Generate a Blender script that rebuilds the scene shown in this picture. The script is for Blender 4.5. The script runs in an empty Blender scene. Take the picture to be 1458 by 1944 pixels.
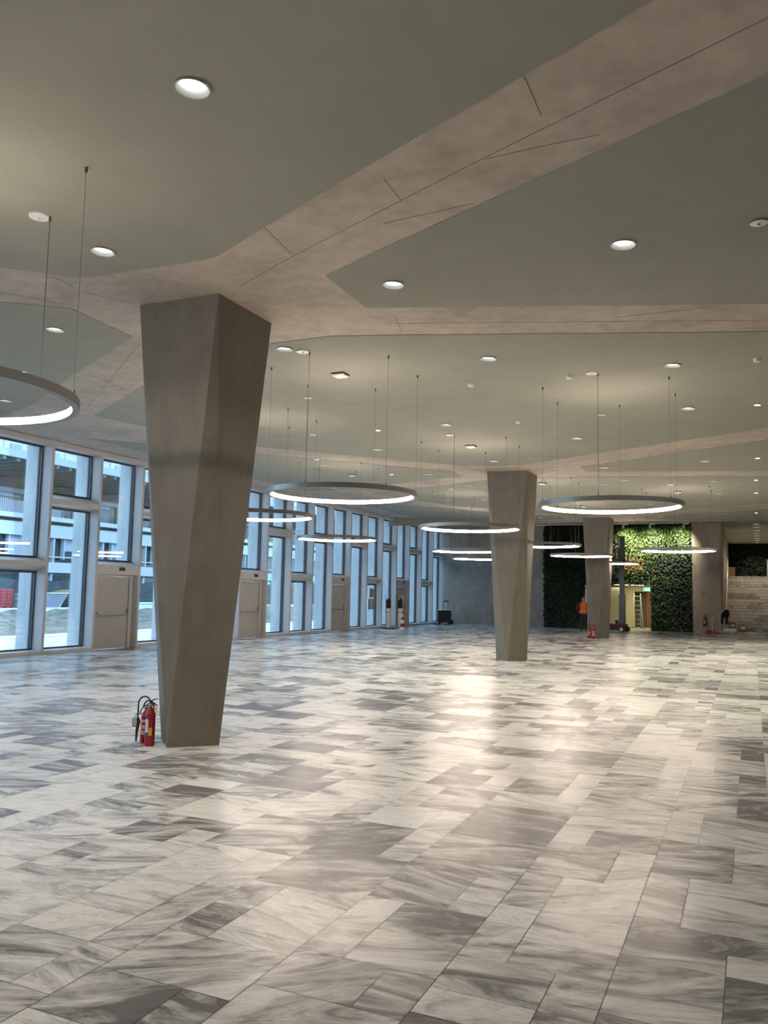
import bpy, bmesh, math, random
from mathutils import Vector, Matrix
R = random.Random(7)
PI = math.pi
C = bpy.context.scene.collection
scene = bpy.context.scene

# ------------------------------------------------------------------ camera
H = 1.8
FPX, TH, YAW, ROLL = 1560.0, 0.0964, 0.4207, 0.0203
fw = Vector((-math.sin(YAW)*math.cos(TH), math.cos(YAW)*math.cos(TH), math.sin(TH)))
rt0 = Vector((math.cos(YAW), math.sin(YAW), 0))
up0 = rt0.cross(fw)
rt = rt0*math.cos(ROLL) + up0*math.sin(ROLL)
up = up0*math.cos(ROLL) - rt0*math.sin(ROLL)
cd = bpy.data.cameras.new('camera'); cam = bpy.data.objects.new('camera', cd); C.objects.link(cam)
cam.matrix_world = Matrix(((rt.x, up.x, -fw.x, 0), (rt.y, up.y, -fw.y, 0), (rt.z, up.z, -fw.z, H), (0, 0, 0, 1)))
cd.sensor_fit = 'HORIZONTAL'; cd.sensor_width = 36; cd.lens = FPX/1458*36
cd.clip_start = .05; cd.clip_end = 500
scene.camera = cam

# ------------------------------------------------------------------ world, exposure
SKY_STRENGTH = 4.6
DOWN_WATTS = 11.0
RING_STRENGTH = 41.0
w = bpy.data.worlds.new('overcast_sky'); scene.world = w; w.use_nodes = True
nt = w.node_tree; nt.nodes.clear()
out = nt.nodes.new('ShaderNodeOutputWorld'); bg = nt.nodes.new('ShaderNodeBackground')
tc = nt.nodes.new('ShaderNodeTexCoord'); sp = nt.nodes.new('ShaderNodeSeparateXYZ'); rp = nt.nodes.new('ShaderNodeValToRGB')
nt.links.new(tc.outputs['Generated'], sp.inputs[0]); nt.links.new(sp.outputs['Z'], rp.inputs[0])
rp.color_ramp.elements[0].color = (.46, .71, 1, 1); rp.color_ramp.elements[1].color = (.40, .66, 1, 1)
nt.links.new(rp.outputs[0], bg.inputs[0]); bg.inputs[1].default_value = SKY_STRENGTH
nt.links.new(bg.outputs[0], out.inputs[0])
vs = scene.view_settings
vs.view_transform = 'Standard'; vs.look = 'None'; vs.exposure = 0.97; vs.gamma = 1.0; vs.use_curve_mapping = False
scene.cycles.use_denoising = True
scene.cycles.max_bounces = 8; scene.cycles.diffuse_bounces = 5; scene.cycles.transparent_max_bounces = 16
scene.cycles.sample_clamp_indirect = 6.0
scene.cycles.caustics_reflective = False; scene.cycles.caustics_refractive = False

# ------------------------------------------------------------------ materials
MATS = {}
def mat(name, color, rough=.6, metal=0, noise=None, spec=.5, emit=None, bump=0):
    """noise = (scale, amount, stretch xyz)"""
    if name in MATS: return MATS[name]
    m = bpy.data.materials.new(name); m.use_nodes = True; n = m.node_tree.nodes; l = m.node_tree.links
    b = n['Principled BSDF']
    b.inputs['Base Color'].default_value = (*color, 1); b.inputs['Roughness'].default_value = rough
    b.inputs['Metallic'].default_value = metal; b.inputs['Specular IOR Level'].default_value = spec
    if emit:
        b.inputs['Emission Color'].default_value = (*emit[0], 1); b.inputs['Emission Strength'].default_value = emit[1]
    sc, am, st = noise or (14, .05, (1, 1, 1))
    t = n.new('ShaderNodeTexCoord'); mp = n.new('ShaderNodeMapping'); mp.inputs['Scale'].default_value = st
    nz = n.new('ShaderNodeTexNoise'); nz.inputs['Scale'].default_value = sc; nz.inputs['Detail'].default_value = 7
    nz.inputs['Roughness'].default_value = .62
    l.new(t.outputs['Object'], mp.inputs[0]); l.new(mp.outputs[0], nz.inputs['Vector'])
    cr = n.new('ShaderNodeValToRGB'); cr.color_ramp.elements[0].position = .3; cr.color_ramp.elements[1].position = .7
    cr.color_ramp.elements[0].color = (*[c*(1-am) for c in color], 1)
    cr.color_ramp.elements[1].color = (*[min(1, c*(1+am)) for c in color], 1)
    l.new(nz.outputs['Fac'], cr.inputs[0]); l.new(cr.outputs[0], b.inputs['Base Color'])
    if bump:
        bp = n.new('ShaderNodeBump'); bp.inputs['Strength'].default_value = bump; bp.inputs['Distance'].default_value = .02
        l.new(nz.outputs['Fac'], bp.inputs['Height']); l.new(bp.outputs[0], b.inputs['Normal'])
    MATS[name] = m; return m

def concrete(name, color, stretch=(1, 1, 1), amt=.22, rough=.75, scale=.9):
    """blotchy fair-faced concrete: big soft clouds, finer mottle, pores"""
    m = bpy.data.materials.new(name); m.use_nodes = True; n = m.node_tree.nodes; l = m.node_tree.links
    b = n['Principled BSDF']; b.inputs['Roughness'].default_value = rough; b.inputs['Specular IOR Level'].default_value = .3
    t = n.new('ShaderNodeTexCoord'); mp = n.new('ShaderNodeMapping'); mp.inputs['Scale'].default_value = stretch
    l.new(t.outputs['Object'], mp.inputs[0])
    def nz(s, d, src=mp):
        q = n.new('ShaderNodeTexNoise'); q.inputs['Scale'].default_value = s; q.inputs['Detail'].default_value = d
        q.inputs['Roughness'].default_value = .65; l.new(src.outputs[0], q.inputs['Vector']); return q
    a, c2, c3 = nz(scale, 3), nz(scale*6, 10), nz(70, 2)
    def math_(op, x, y):
        q = n.new('ShaderNodeMath'); q.operation = op
        for i, v in enumerate((x, y)):
            if isinstance(v, float) or isinstance(v, int): q.inputs[i].default_value = v
            else: l.new(v, q.inputs[i])
        return q.outputs[0]
    s = math_('ADD', math_('MULTIPLY', a.outputs['Fac'], .55), math_('MULTIPLY', c2.outputs['Fac'], .45))
    cr = n.new('ShaderNodeValToRGB'); e = cr.color_ramp.elements
    e[0].position = .36; e[1].position = .64
    e[0].color = (*[x*(1-amt) for x in color], 1); e[1].color = (*[x*(1+amt) for x in color], 1)
    l.new(s, cr.inputs[0])
    pore = n.new('ShaderNodeValToRGB'); pore.color_ramp.elements[0].position = .27; pore.color_ramp.elements[1].position = .33
    pore.color_ramp.elements[0].color = (.6, .6, .6, 1); pore.color_ramp.elements[1].color = (1, 1, 1, 1)
    l.new(c3.outputs['Fac'], pore.inputs[0])
    mx = n.new('ShaderNodeMix'); mx.data_type = 'RGBA'; mx.blend_type = 'MULTIPLY'; mx.inputs[0].default_value = .6
    l.new(cr.outputs[0], mx.inputs[6]); l.new(pore.outputs[0], mx.inputs[7]); l.new(mx.outputs[2], b.inputs['Base Color'])
    MATS[name] = m; return m

def marble(name, light, dark, rough):
    """per-tile tone and vein offset come from the 'tile' face attribute"""
    m = bpy.data.materials.new(name); m.use_nodes = True; n = m.node_tree.nodes; l = m.node_tree.links
    b = n['Principled BSDF']
    at = n.new('ShaderNodeAttribute'); at.attribute_name = 'tile'
    sx = n.new('ShaderNodeSeparateColor'); l.new(at.outputs['Color'], sx.inputs[0])
    t = n.new('ShaderNodeTexCoord')
    def M(op, x, y, z=None):
        q = n.new('ShaderNodeMath'); q.operation = op
        for i, v in enumerate((x, y, z)):
            if v is None: continue
            if isinstance(v, (float, int)): q.inputs[i].default_value = v
            else: l.new(v, q.inputs[i])
        return q.outputs[0]
    off = n.new('ShaderNodeCombineXYZ'); l.new(M('MULTIPLY', sx.outputs[1], 90), off.inputs[0]); l.new(M('MULTIPLY', sx.outputs[2], 70), off.inputs[1])
    add = n.new('ShaderNodeVectorMath'); add.operation = 'ADD'; l.new(t.outputs['Object'], add.inputs[0]); l.new(off.outputs[0], add.inputs[1])
    rot = n.new('ShaderNodeVectorRotate'); rot.rotation_type = 'Z_AXIS'; l.new(add.outputs[0], rot.inputs['Vector'])
    l.new(M('MULTIPLY_ADD', sx.outputs[1], 1.1, -.75), rot.inputs['Angle'])
    mp = n.new('ShaderNodeMapping'); mp.inputs['Scale'].default_value = (.62, 2.3, 1); l.new(rot.outputs[0], mp.inputs[0])
    n1 = n.new('ShaderNodeTexNoise'); n1.inputs['Scale'].default_value = 1.9; n1.inputs['Detail'].default_value = 12
    n1.inputs['Roughness'].default_value = .66; n1.inputs['Distortion'].default_value = 1.5
    l.new(mp.outputs[0], n1.inputs['Vector'])
    n2 = n.new('ShaderNodeTexNoise'); n2.inputs['Scale'].default_value = 2.2; n2.inputs['Detail'].default_value = 12
    n2.inputs['Roughness'].default_value = .7; n2.inputs['Distortion'].default_value = 2.0
    l.new(mp.outputs[0], n2.inputs['Vector'])
    # tile tone shifts how much of it is grey
    v = M('ADD', n1.outputs['Fac'], M('MULTIPLY_ADD', sx.outputs[0], .32, -.115))
    r1 = n.new('ShaderNodeValToRGB'); e = r1.color_ramp.elements
    e[0].position = .44; e[0].color = (*light, 1); e[1].position = .68; e[1].color = (*dark, 1)
    x = r1.color_ramp.elements.new(.535); x.color = (*[a*.66+b2*.34 for a, b2 in zip(light, dark)], 1)
    l.new(v, r1.inputs[0])
    # thin veins
    ab = M('ABSOLUTE', M('SUBTRACT', n2.outputs['Fac'], .5), 0)
    r2 = n.new('ShaderNodeValToRGB'); r2.color_ramp.elements[0].position = 0; r2.color_ramp.elements[0].color = (.72, .71, .7, 1)
    r2.color_ramp.elements[1].position = .035; r2.color_ramp.elements[1].color = (1, 1, 1, 1)
    l.new(ab, r2.inputs[0])
    mx = n.new('ShaderNodeMix'); mx.data_type = 'RGBA'; mx.blend_type = 'MULTIPLY'; mx.inputs[0].default_value = .75
    l.new(r1.outputs[0], mx.inputs[6]); l.new(r2.outputs[0], mx.inputs[7]); l.new(mx.outputs[2], b.inputs['Base Color'])
    b.inputs['Roughness'].default_value = rough; b.inputs['Specular IOR Level'].default_value = .22
    MATS[name] = m; return m

def glass(name, tint=(1, 1, 1), refl=.5):
    m = bpy.data.materials.new(name); m.use_nodes = True; n = m.node_tree.nodes; l = m.node_tree.links
    n.remove(n['Principled BSDF']); o = n['Material Output']
    tr = n.new('ShaderNodeBsdfTransparent'); tr.inputs[0].default_value = (*tint, 1)
    gl = n.new('ShaderNodeBsdfGlossy'); gl.inputs['Roughness'].default_value = .01
    fr = n.new('ShaderNodeFresnel'); fr.inputs['IOR'].default_value = 1.5
    mu = n.new('ShaderNodeMath'); mu.operation = 'MULTIPLY'; mu.inputs[1].default_value = refl; l.new(fr.outputs[0], mu.inputs[0])
    mx = n.new('ShaderNodeMixShader'); l.new(mu.outputs[0], mx.inputs[0]); l.new(tr.outputs[0], mx.inputs[1]); l.new(gl.outputs[0], mx.inputs[2])
    l.new(mx.outputs[0], o.inputs[0]); MATS[name] = m; return m

def emis(name, color, strength):
    m = bpy.data.materials.new(name); m.use_nodes = True; n = m.node_tree.nodes; l = m.node_tree.links
    n.remove(n['Principled BSDF']); e = n.new('ShaderNodeEmission'); e.inputs[0].default_value = (*color, 1); e.inputs[1].default_value = strength
    l.new(e.outputs[0], n['Material Output'].inputs[0]); MATS[name] = m; return m

def leafmat(name, cols):
    m = bpy.data.materials.new(name); m.use_nodes = True; n = m.node_tree.nodes; l = m.node_tree.links
    b = n['Principled BSDF']; b.inputs['Roughness'].default_value = .45
    at = n.new('ShaderNodeAttribute'); at.attribute_name = 'leaf'
    sx = n.new('ShaderNodeSeparateColor'); l.new(at.outputs['Color'], sx.inputs[0])
    cr = n.new('ShaderNodeValToRGB'); cr.color_ramp.interpolation = 'LINEAR'
    while len(cr.color_ramp.elements) < len(cols): cr.color_ramp.elements.new(.5)
    for i, c in enumerate(cols):
        cr.color_ramp.elements[i].position = i/(len(cols)-1); cr.color_ramp.elements[i].color = (*c, 1)
    l.new(sx.outputs[0], cr.inputs[0]); l.new(cr.outputs[0], b.inputs['Base Color'])
    MATS[name] = m; return m

CONC_CEIL = concrete('concrete_ceiling', (.43, .37, .305), amt=.22)
PLASTER = concrete('grey_plaster', (.295, .292, .245), amt=.07, rough=.9, scale=.35)
JOINT = mat('joint', (.19, .16, .13), .9)
CONC_COL = concrete('concrete_column', (.168, .152, .124), stretch=(1.3, 1.3, .55), amt=.16, rough=.7)
CONC_WALL = concrete('concrete_wall', (.33, .31, .28), stretch=(1.2, 1, .6), amt=.2, rough=.75)
CONC_END = concrete('concrete_end_wall', (.42, .35, .285), stretch=(1.4, 1.4, .4), amt=.16, rough=.75)
CONC_OUT = concrete('concrete_pale', (.44, .45, .45), stretch=(1, 1, .4), amt=.08, rough=.85)
MARBLE = marble('marble_floor', (.74, .73, .70), (.18, .174, .172), .25)
MARBLE_ST = marble('marble_stair', (.60, .57, .50), (.30, .28, .25), .35)
GROUT = mat('grout', (.25, .23, .21), .8)
METAL = mat('painted_metal', (.50, .485, .48), .45, 0, (3, .04, (1, 1, 1)))
DOORM = mat('door_metal', (.40, .388, .372), .45, 0, (3, .03, (1, 1, 1)))
GASKET = mat('gasket', (.03, .035, .05), .5)
BLACK = mat('black_plastic', (.012, .012, .014), .45)
STEEL = mat('brushed_steel', (.32, .31, .29), .35, .7)
ALU = mat('aluminium', (.72, .70, .64), .4, .4)
WHITE = mat('white_plastic', (.78, .77, .74), .45)
RED = mat('red_paint', (.30, .010, .012), .3)
REDF = mat('red_faded', (.35, .05, .05), .6)
RUBBER = mat('rubber', (.015, .015, .015), .55)
PALE = mat('pale_reflector', (.34, .37, .34), .5)
PAPER = mat('paper', (.7, .66, .55), .8)
INK = mat('ink', (.12, .12, .12), .8)
CREAM = mat('cream_paint', (.70, .66, .48), .8, 0, (2, .04, (1, 1, 1)))
WOOD = mat('door_wood', (.32, .15, .07), .5, 0, (6, .25, (1, 1, .1)))
CARD = mat('cardboard', (.20, .11, .055), .8, 0, (8, .12, (1, 1, 1)))
WIRE = mat('steel_wire', (.10, .095, .085), .5, .2)
GLASS = glass('window_glass', (.93, .97, .98), .55)
RIM = mat('ring_rim', (.26, .255, .245), .38, .35)
RINGE = emis('ring_diffuser', (1, .83, .69), RING_STRENGTH)
LENS = emis('downlight_lens', (1, .97, .90), 3.0)
SPOTE = emis('spot_lens', (1, .95, .72), 40)

ORD = ['first', 'second', 'third', 'fourth', 'fifth', 'sixth', 'seventh', 'eighth', 'ninth', 'tenth']
# ------------------------------------------------------------------ mesh helpers
class MB:
    def __init__(s): s.v = []; s.f = []; s.mi = []
    def add(s, vs, fs, mi=0):
        o = len(s.v); s.v += [tuple(p) for p in vs]; s.f += [tuple(i+o for i in f) for f in fs]; s.mi += [mi]*len(fs); return s
    def box(s, x0, x1, y0, y1, z0, z1, mi=0):
        return s.add([(x0,y0,z0),(x1,y0,z0),(x1,y1,z0),(x0,y1,z0),(x0,y0,z1),(x1,y0,z1),(x1,y1,z1),(x0,y1,z1)],
                     [(0,3,2,1),(4,5,6,7),(0,1,5,4),(1,2,6,5),(2,3,7,6),(3,0,4,7)], mi)
    def prism(s, poly, z0, z1, mi=0, f=None):
        """poly = [(x,y)], z0/z1 numbers or functions of (x,y)"""
        g0 = z0 if callable(z0) else (lambda x, y: z0); g1 = z1 if callable(z1) else (lambda x, y: z1)
        n = len(poly)
        vs = [(x, y, g0(x, y)) for x, y in poly] + [(x, y, g1(x, y)) for x, y in poly]
        fs = [tuple(range(n))[::-1], tuple(range(n, 2*n))] + [(i, (i+1) % n, n+(i+1) % n, n+i) for i in range(n)]
        return s.add(vs, fs, mi)
    def along(s, prof, axis, a, b, mi=0):
        """profile polygon in the two other axes, swept from a to b; axis 'y': prof=(x,z); axis 'x': prof=(y,z)"""
        n = len(prof)
        mk = (lambda p, t: (p[0], t, p[1])) if axis == 'y' else (lambda p, t: (t, p[0], p[1]))
        vs = [mk(p, a) for p in prof] + [mk(p, b) for p in prof]
        fs = [tuple(range(n))[::-1], tuple(range(n, 2*n))] + [(i, (i+1) % n, n+(i+1) % n, n+i) for i in range(n)]
        return s.add(vs, fs, mi)
    def lathe(s, prof, c=(0, 0, 0), n=20, mi=0, ax='z'):
        """prof = [(r, h)]"""
        vs = []; fs = []
        for r, h in prof:
            for i in range(n):
                a = 2*PI*i/n; p = (r*math.cos(a), r*math.sin(a), h)
                if ax == 'y': p = (p[0], h, p[1])
                if ax == 'x': p = (h, p[0], p[1])
                vs.append((c[0]+p[0], c[1]+p[1], c[2]+p[2]))
        for k in range(len(prof)-1):
            for i in range(n): fs.append((k*n+i, k*n+(i+1) % n, (k+1)*n+(i+1) % n, (k+1)*n+i))
        fs.append(tuple(range(n))[::-1]); fs.append(tuple(range((len(prof)-1)*n, len(prof)*n)))
        return s.add(vs, fs, mi)
    def tube(s, pts, r, n=8, mi=0):
        pts = [Vector(p) for p in pts]; vs = []; fs = []
        ref = Vector((0, 0, 1))
        for i, p in enumerate(pts):
            d = (pts[min(i+1, len(pts)-1)]-pts[max(i-1, 0)]).normalized()
            if abs(d.z) > .95: ref = Vector((0, 1, 0))
            a = d.cross(ref).normalized(); b2 = d.cross(a).normalized()
            rr = r[i] if isinstance(r, (list, tuple)) else r
            for k in range(n):
                t = 2*PI*k/n; q = p+a*(rr*math.cos(t))+b2*(rr*math.sin(t)); vs.append(tuple(q))
        for i in range(len(pts)-1):
            for k in range(n): fs.append((i*n+k, i*n+(k+1) % n, (i+1)*n+(k+1) % n, (i+1)*n+k))
        fs.append(tuple(range(n))[::-1]); fs.append(tuple(range((len(pts)-1)*n, len(pts)*n)))
        return s.add(vs, fs, mi)
    def build(s, name, mats, parent=None, loc=(0, 0, 0), smooth=False, bevel=0):
        me = bpy.data.meshes.new(name); me.from_pydata(s.v, [], s.f); me.update()
        for m in (mats if isinstance(mats, (list, tuple)) else [mats]): me.materials.append(m)
        me.polygons.foreach_set('material_index', s.mi)
        bm = bmesh.new(); bm.from_mesh(me); bmesh.ops.recalc_face_normals(bm, faces=bm.faces[:]); bm.to_mesh(me); bm.free()
        o = bpy.data.objects.new(name, me); C.objects.link(o); o.location = loc
        if parent: o.parent = parent
        if smooth:
            for p in me.polygons: p.use_smooth = len(p.vertices) == 4
            me.set_sharp_from_angle(angle=.7)
        if bevel:
            b = o.modifiers.new('bevel', 'BEVEL'); b.width = bevel; b.segments = 2; b.limit_method = 'ANGLE'
        return o
def empty(name, loc=(0, 0, 0), rz=0, parent=None):
    o = bpy.data.objects.new(name, None); C.objects.link(o); o.location = loc; o.rotation_euler = (0, 0, rz); o.empty_display_size = .2
    if parent: o.parent = parent
    return o
def tag(o, label, cat, group=None, kind=None):
    if label: o['label'] = label
    if cat: o['category'] = cat
    if group: o['group'] = group
    if kind: o['kind'] = kind
    return o
def struct(o): o['kind'] = 'structure'; return o
def copy_tree(o, parent=None):
    c = o.copy(); C.objects.link(c)
    if parent: c.parent = parent
    for ch in list(o.children): copy_tree(ch, c)
    return c

# ------------------------------------------------------------------ ceiling
ZC = 5.149
XW, YB, XR, Y0 = -16.7, 46.0, 14.0, -14.0         # facade, far wall, right wall, rear wall
def zc(x): return ZC + .0425*max(0, -x-6.3)
YE = 38.6                                          # the low ceiling stops here
mb = MB()
mb.along([(-17.6, zc(-17.6)), (-6.3, ZC), (XR, ZC), (XR, 6.4), (-17.6, 6.4)], 'y', Y0, YE)
def clipx(poly, x, keep):
    """clip polygon at x keeping side keep*(px-x)>=0"""
    o = []
    for i in range(len(poly)):
        p, q = poly[i], poly[(i+1) % len(poly)]
        a, b = keep*(p[0]-x), keep*(q[0]-x)
        if a >= 0: o.append(p)
        if (a > 0 and b < 0) or (a < 0 and b > 0):
            t = a/(a-b); o.append((x, p[1]+t*(q[1]-p[1])))
    return o
def clipy(poly, y, keep):
    return [(b, a) for a, b in clipx([(b, a) for a, b in poly], y, keep)]
PT = .006
def panel(poly, mi=1, th=PT):
    poly = clipy(clipy(poly, YE-.01, -1), Y0, 1)
    for q in (clipx(poly, -6.3, -1), clipx(poly, -6.3, 1)):
        if len(q) > 2: mb.prism(q, lambda x, y: zc(x)-th, lambda x, y: zc(x)-.0005, mi)
PA = [(-7.31, 6.1), (-6.71, 6.59), (-5.04, 6.65), (-4.85, 6.62), (-4.07, 6.23), (-2.52, 5.5), (-.82, 4.72), (.9, 3.93), (5, 2.0), (5.6, .3), (5, -1.6), (-4.9, -6.0), (-7.1, -6.0), (-12.8, -1.0), (-12.4, .4), (-11.2, 2.9)]
PB = [(-4.09, 7.49), (-4.11, 8.52), (-3.91, 8.61), (.24, 10.04), (6.5, 12.2), (9, 7.3), (6.5, 2.6), (.17, 5.51), (-3.22, 7.06)]
PC = [(-7.05, 9.38), (-5.0, 9.36), (-4.34, 9.57), (.26, 11.12), (5, 12.8), (5.6, 13.9), (5, 14.85), (.36, 17.5), (-4.92, 20.5), (-5.3, 20.75), (-7.0, 20.6), (-7.94, 19.93), (-11.17, 17.44), (-12.4, 14.7), (-12.8, 13.3), (-9.6, 11.1)]
PD = [(-7.6, 7.42), (-7.67, 8.6), (-10.5, 10.3), (-13.2, 12.05), (-15.4, 13.1), (-15.4, 1.6), (-8.36, 6.95)]
SP = 14.2
sh = lambda P, d: [(x, y+d) for x, y in P]
PB2 = [(-4.05, 21.5), (-4.03, 22.4), (-1.36, 23.05), (.46, 23.55), (6.5, 25.7), (9, 21), (6.5, 16.3), (.38, 18.9)]
PC2 = [(-7.05, 23.5), (-5.0, 23.25), (-3, 23.62), (.46, 24.55)] + sh(PC[4:], SP)
for P in (PA, PB, PC, PD, PB2, PC2, sh(PD, SP), sh(PB, 2*SP), sh(PD, 2*SP), sh(PC, 2*SP), sh(PD, -SP), sh(PB, -SP)): panel(P)
LN = [[(-5.1, 7.4), (-4.3, 6.98), (-2.68, 6.22), (-1.82, 5.82), (-1.21, 5.55), (.15, 4.95), (1.5, 4.3)], [(-1.82, 5.84), (-1.41, 5.82), (-.94, 5.82)],
      [(-2.67, 5.83), (-2.68, 6.22)], [(-1.28, 4.95), (-1.28, 5.43)], [(-3.0, 6.57), (-2.11, 6.5)], [(-6.95, 6.48), (-7.0, 6.94), (-6.66, 7.49)],
      [(-8.01, 6.71), (-7.46, 7.4)], [(-4.14, 9.15), (.25, 10.66), (4, 11.9)], [(-1.43, 9.92), (-.34, 9.94)], [(-4.07, 6.23), (-4.15, 6.88)], [(-15.6, 14.4), (-12.48, 12.7), (-7.8, 8.9)],
      [(-13.4, 13.3), (-13.0, 12.2)], [(-10.0, 10.2), (-10.2, 11.3)], [(-15.7, 11), (-15.7, 20)], [(-13.0, 14.5), (-15.6, 16.4)], [(-3.9, 8.9), (-4.05, 9.5)]]
for d in (0, SP, 2*SP):
    for pl in LN:
        for p, q in zip(pl, pl[1:]):
            if max(p[1], q[1])+d > YE-.1: continue
            dx, dy = q[0]-p[0], q[1]-p[1]; L = math.hypot(dx, dy); nx, ny = -dy/L*.0035, dx/L*.0035
            panel([(p[0]+nx, p[1]+d+ny), (q[0]+nx, q[1]+d+ny), (q[0]-nx, q[1]+d-ny), (p[0]-nx, p[1]+d-ny)], 2, .002)
o = mb.build('ceiling', [CONC_CEIL, PLASTER, JOINT]); struct(o)
# higher soffit beyond, with the metal edge trim and bulkhead
mb = MB(); mb.box(-17.6, XR, YE, 66, 5.7, 6.4); struct(mb.build('ceiling', PLASTER))
mb = MB(); mb.box(XW-.3, XR, YE-.02, YE+.06, ZC+.02, 5.75)
mb.box(XW, XR, YE+.06, YE+.10, ZC+.3, ZC+.36, 1); struct(mb.build('trim_1', [PLASTER, STEEL]))

# ------------------------------------------------------------------ floor: marble laid in 0.74 m strips of random courses
def tile_mesh(name, tiles, material, z=0, parent=None, th=0.004):
    """tiles = [(x0,x1,y0,y1,tone)] horizontal tiles with a hair joint"""
    vs = []; fs = []; cols = []
    for x0, x1, y0, y1, tone in tiles:
        o = len(vs); vs += [(x0, y0, z), (x1, y0, z), (x1, y1, z), (x0, y1, z)]; fs.append((o, o+1, o+2, o+3))
        cols.append((tone, R.random(), R.random(), 1))
    me = bpy.data.meshes.new(name); me.from_pydata(vs, [], fs); me.materials.append(material)
    a = me.attributes.new('tile', 'FLOAT_COLOR', 'FACE')
    a.data.foreach_set('color', [c for q in cols for c in q])
    return me
tiles = []
SW = .74; XS = -.645
k0 = int(math.floor((XW-XS)/SW)); k1 = int(math.ceil((XR-XS)/SW))
def courses(y0, y1):
    ys = [y0]
    while ys[-1] < y1-.3: ys.append(ys[-1]+R.choice((.26, .38, .42, .5, .62, .74, .82, .92)))
    s = (y1-y0)/(ys[-1]-y0); return [y0+(y-y0)*s for y in ys]
for k in range(k0, k1):
    x0, x1 = max(XW-.35, XS+k*SW), min(XR, XS+(k+1)*SW)
    g = .0022; gl = .004 if k in (-7, 3) else g; gr = .004 if k in (-8, 2) else g
    for ya, yb in ((Y0, 6.66), (6.66, 26.6), (26.6, YB+.3)):
        ys = courses(ya, yb)
        for i, (c0, c1) in enumerate(zip(ys, ys[1:])):
            c0 += .004 if c0 in (6.66, 26.6) else g; c1 -= .004 if i == len(ys)-2 else g
            tone = min(1, max(0, R.gauss(.45, .27)))
            u = R.random()
            cuts = [0, 1] if u < .3 else ([0, 1/3, 1] if u < .6 else [0, 2/3, 1])
            for a, b in zip(cuts, cuts[1:]):
                t2 = tone if R.random() < .35 else min(1, max(0, R.gauss(.45, .3)))
                xa = x0+(x1-x0)*a+(gl if a == 0 else g); xb = x0+(x1-x0)*b-(gr if b == 1 else g)
                if b-a < .7 and c1-c0 > .45 and R.random() < .5:
                    m = c0+(c1-c0)*R.choice((.4, .5, .62))
                    tiles.append((xa, xb, c0, m-g, t2)); tiles.append((xa, xb, m+g, c1, min(1, max(0, R.gauss(.45, .3)))))
                else: tiles.append((xa, xb, c0, c1, t2))
me = tile_mesh('floor', tiles, MARBLE)
o = bpy.data.objects.new('floor', me); C.objects.link(o); struct(o)
mb = MB(); mb.box(-17.05, XR, Y0, 66, -.4, -.003); struct(mb.build('floor', GROUT))

# ------------------------------------------------------------------ walls
mb = MB(); mb.box(-16.7, -10.62, YB, YB+.35, 0, 5.7)
struct(mb.build('wall_back', CONC_WALL))
mb = MB()
for x in (-16.0, -14.2, -12.4): mb.box(x, x+.008, YB-.003, YB, 0, 5.7)
mb.box(-16.7, -10.62, YB-.003, YB, 2.75, 2.757); struct(mb.build('trim_2', JOINT))
mb = MB(); mb.prism([(-2.8, YB-.3), (-1.45, YB-.3), (-1.32, YB-.22), (-1.27, YB-.05), (-1.48, 64.3), (-2.2, 64.3), (-2.0, YB+.3), (-2.8, YB+.3)], 0, 5.7)
struct(mb.build('wall_end', CONC_END))
mb = MB()
for x in (-2.3, -1.85): mb.box(x, x+.006, YB-.303, YB-.3, 0, 5.7)
mb.box(-2.8, -1.6, YB-.303, YB-.3, 2.75, 2.756); struct(mb.build('trim_3', JOINT))
mb = MB(); mb.box(XR, XR+.3, Y0, 66, 0, 6.4); struct(mb.build('wall_right', CONC_WALL))
mb = MB(); mb.box(-17.2, XR, Y0-.3, Y0, 0, 6.4); struct(mb.build('wall_rear', CONC_WALL))
mb = MB(); mb.box(8.0, XR, YB, YB+.3, 0, 6.4); struct(mb.build('wall_back', CONC_WALL))
mb = MB(); mb.box(-17.1, -16.7, Y0, -5.38, 0, 6.0); struct(mb.build('wall_left', CONC_WALL))
mb = MB(); mb.box(-17.1, -16.7, 46.2, 66, 0, 6.0); struct(mb.build('wall_left', METAL))  # this wall and the next: unseen, added to stop sky light leaking in
mb = MB(); mb.box(-17.1, XR, 66, 66.3, 0, 6.4); struct(mb.build('wall_back', CONC_WALL))

# ------------------------------------------------------------------ facade
PP = 1.776
yk = lambda k: 16.02+PP*k
KMIN, KMAX = -12, 17
ZT = 5.585
for k in range(KMIN, KMAX+1):
    y = yk(k)
    mb = MB(); mb.prism([(-16.7, y-.085), (-16.7, y), (-17.02, y+.035), (-17.02, y-.135)], 0, ZT+.01)
    struct(mb.build('trim_%d' % (k-KMIN+4), METAL, bevel=.004))
XG0, XG1 = -17.02, -17.0
def bar(mb, ya, yb, zf0, zf1, zb0, zb1, mi=0):
    mb.along([(-16.705, zf0), (-16.705, zf1), (-17.02, zb1), (-17.02, zb0)], 'y', ya, yb, mi)
def pane(par, ya, yb, z0, z1):
    mb = MB(); mb.box(XG0, XG1, ya, yb, z0, z1); mb.build('pane', GLASS, par)
    mb = MB(); t = .035
    mb.box(XG0-.02, XG1+.02, ya, ya+t, z0, z1); mb.box(XG0-.02, XG1+.02, yb-t, yb, z0, z1)
    mb.box(XG0-.02, XG1+.02, ya+t, yb-t, z0, z0+t); mb.box(XG0-.02, XG1+.02, ya+t, yb-t, z1-t*1.3, z1); mb.build('gasket', GASKET, par)
nwin = ndoor = 0
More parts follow.
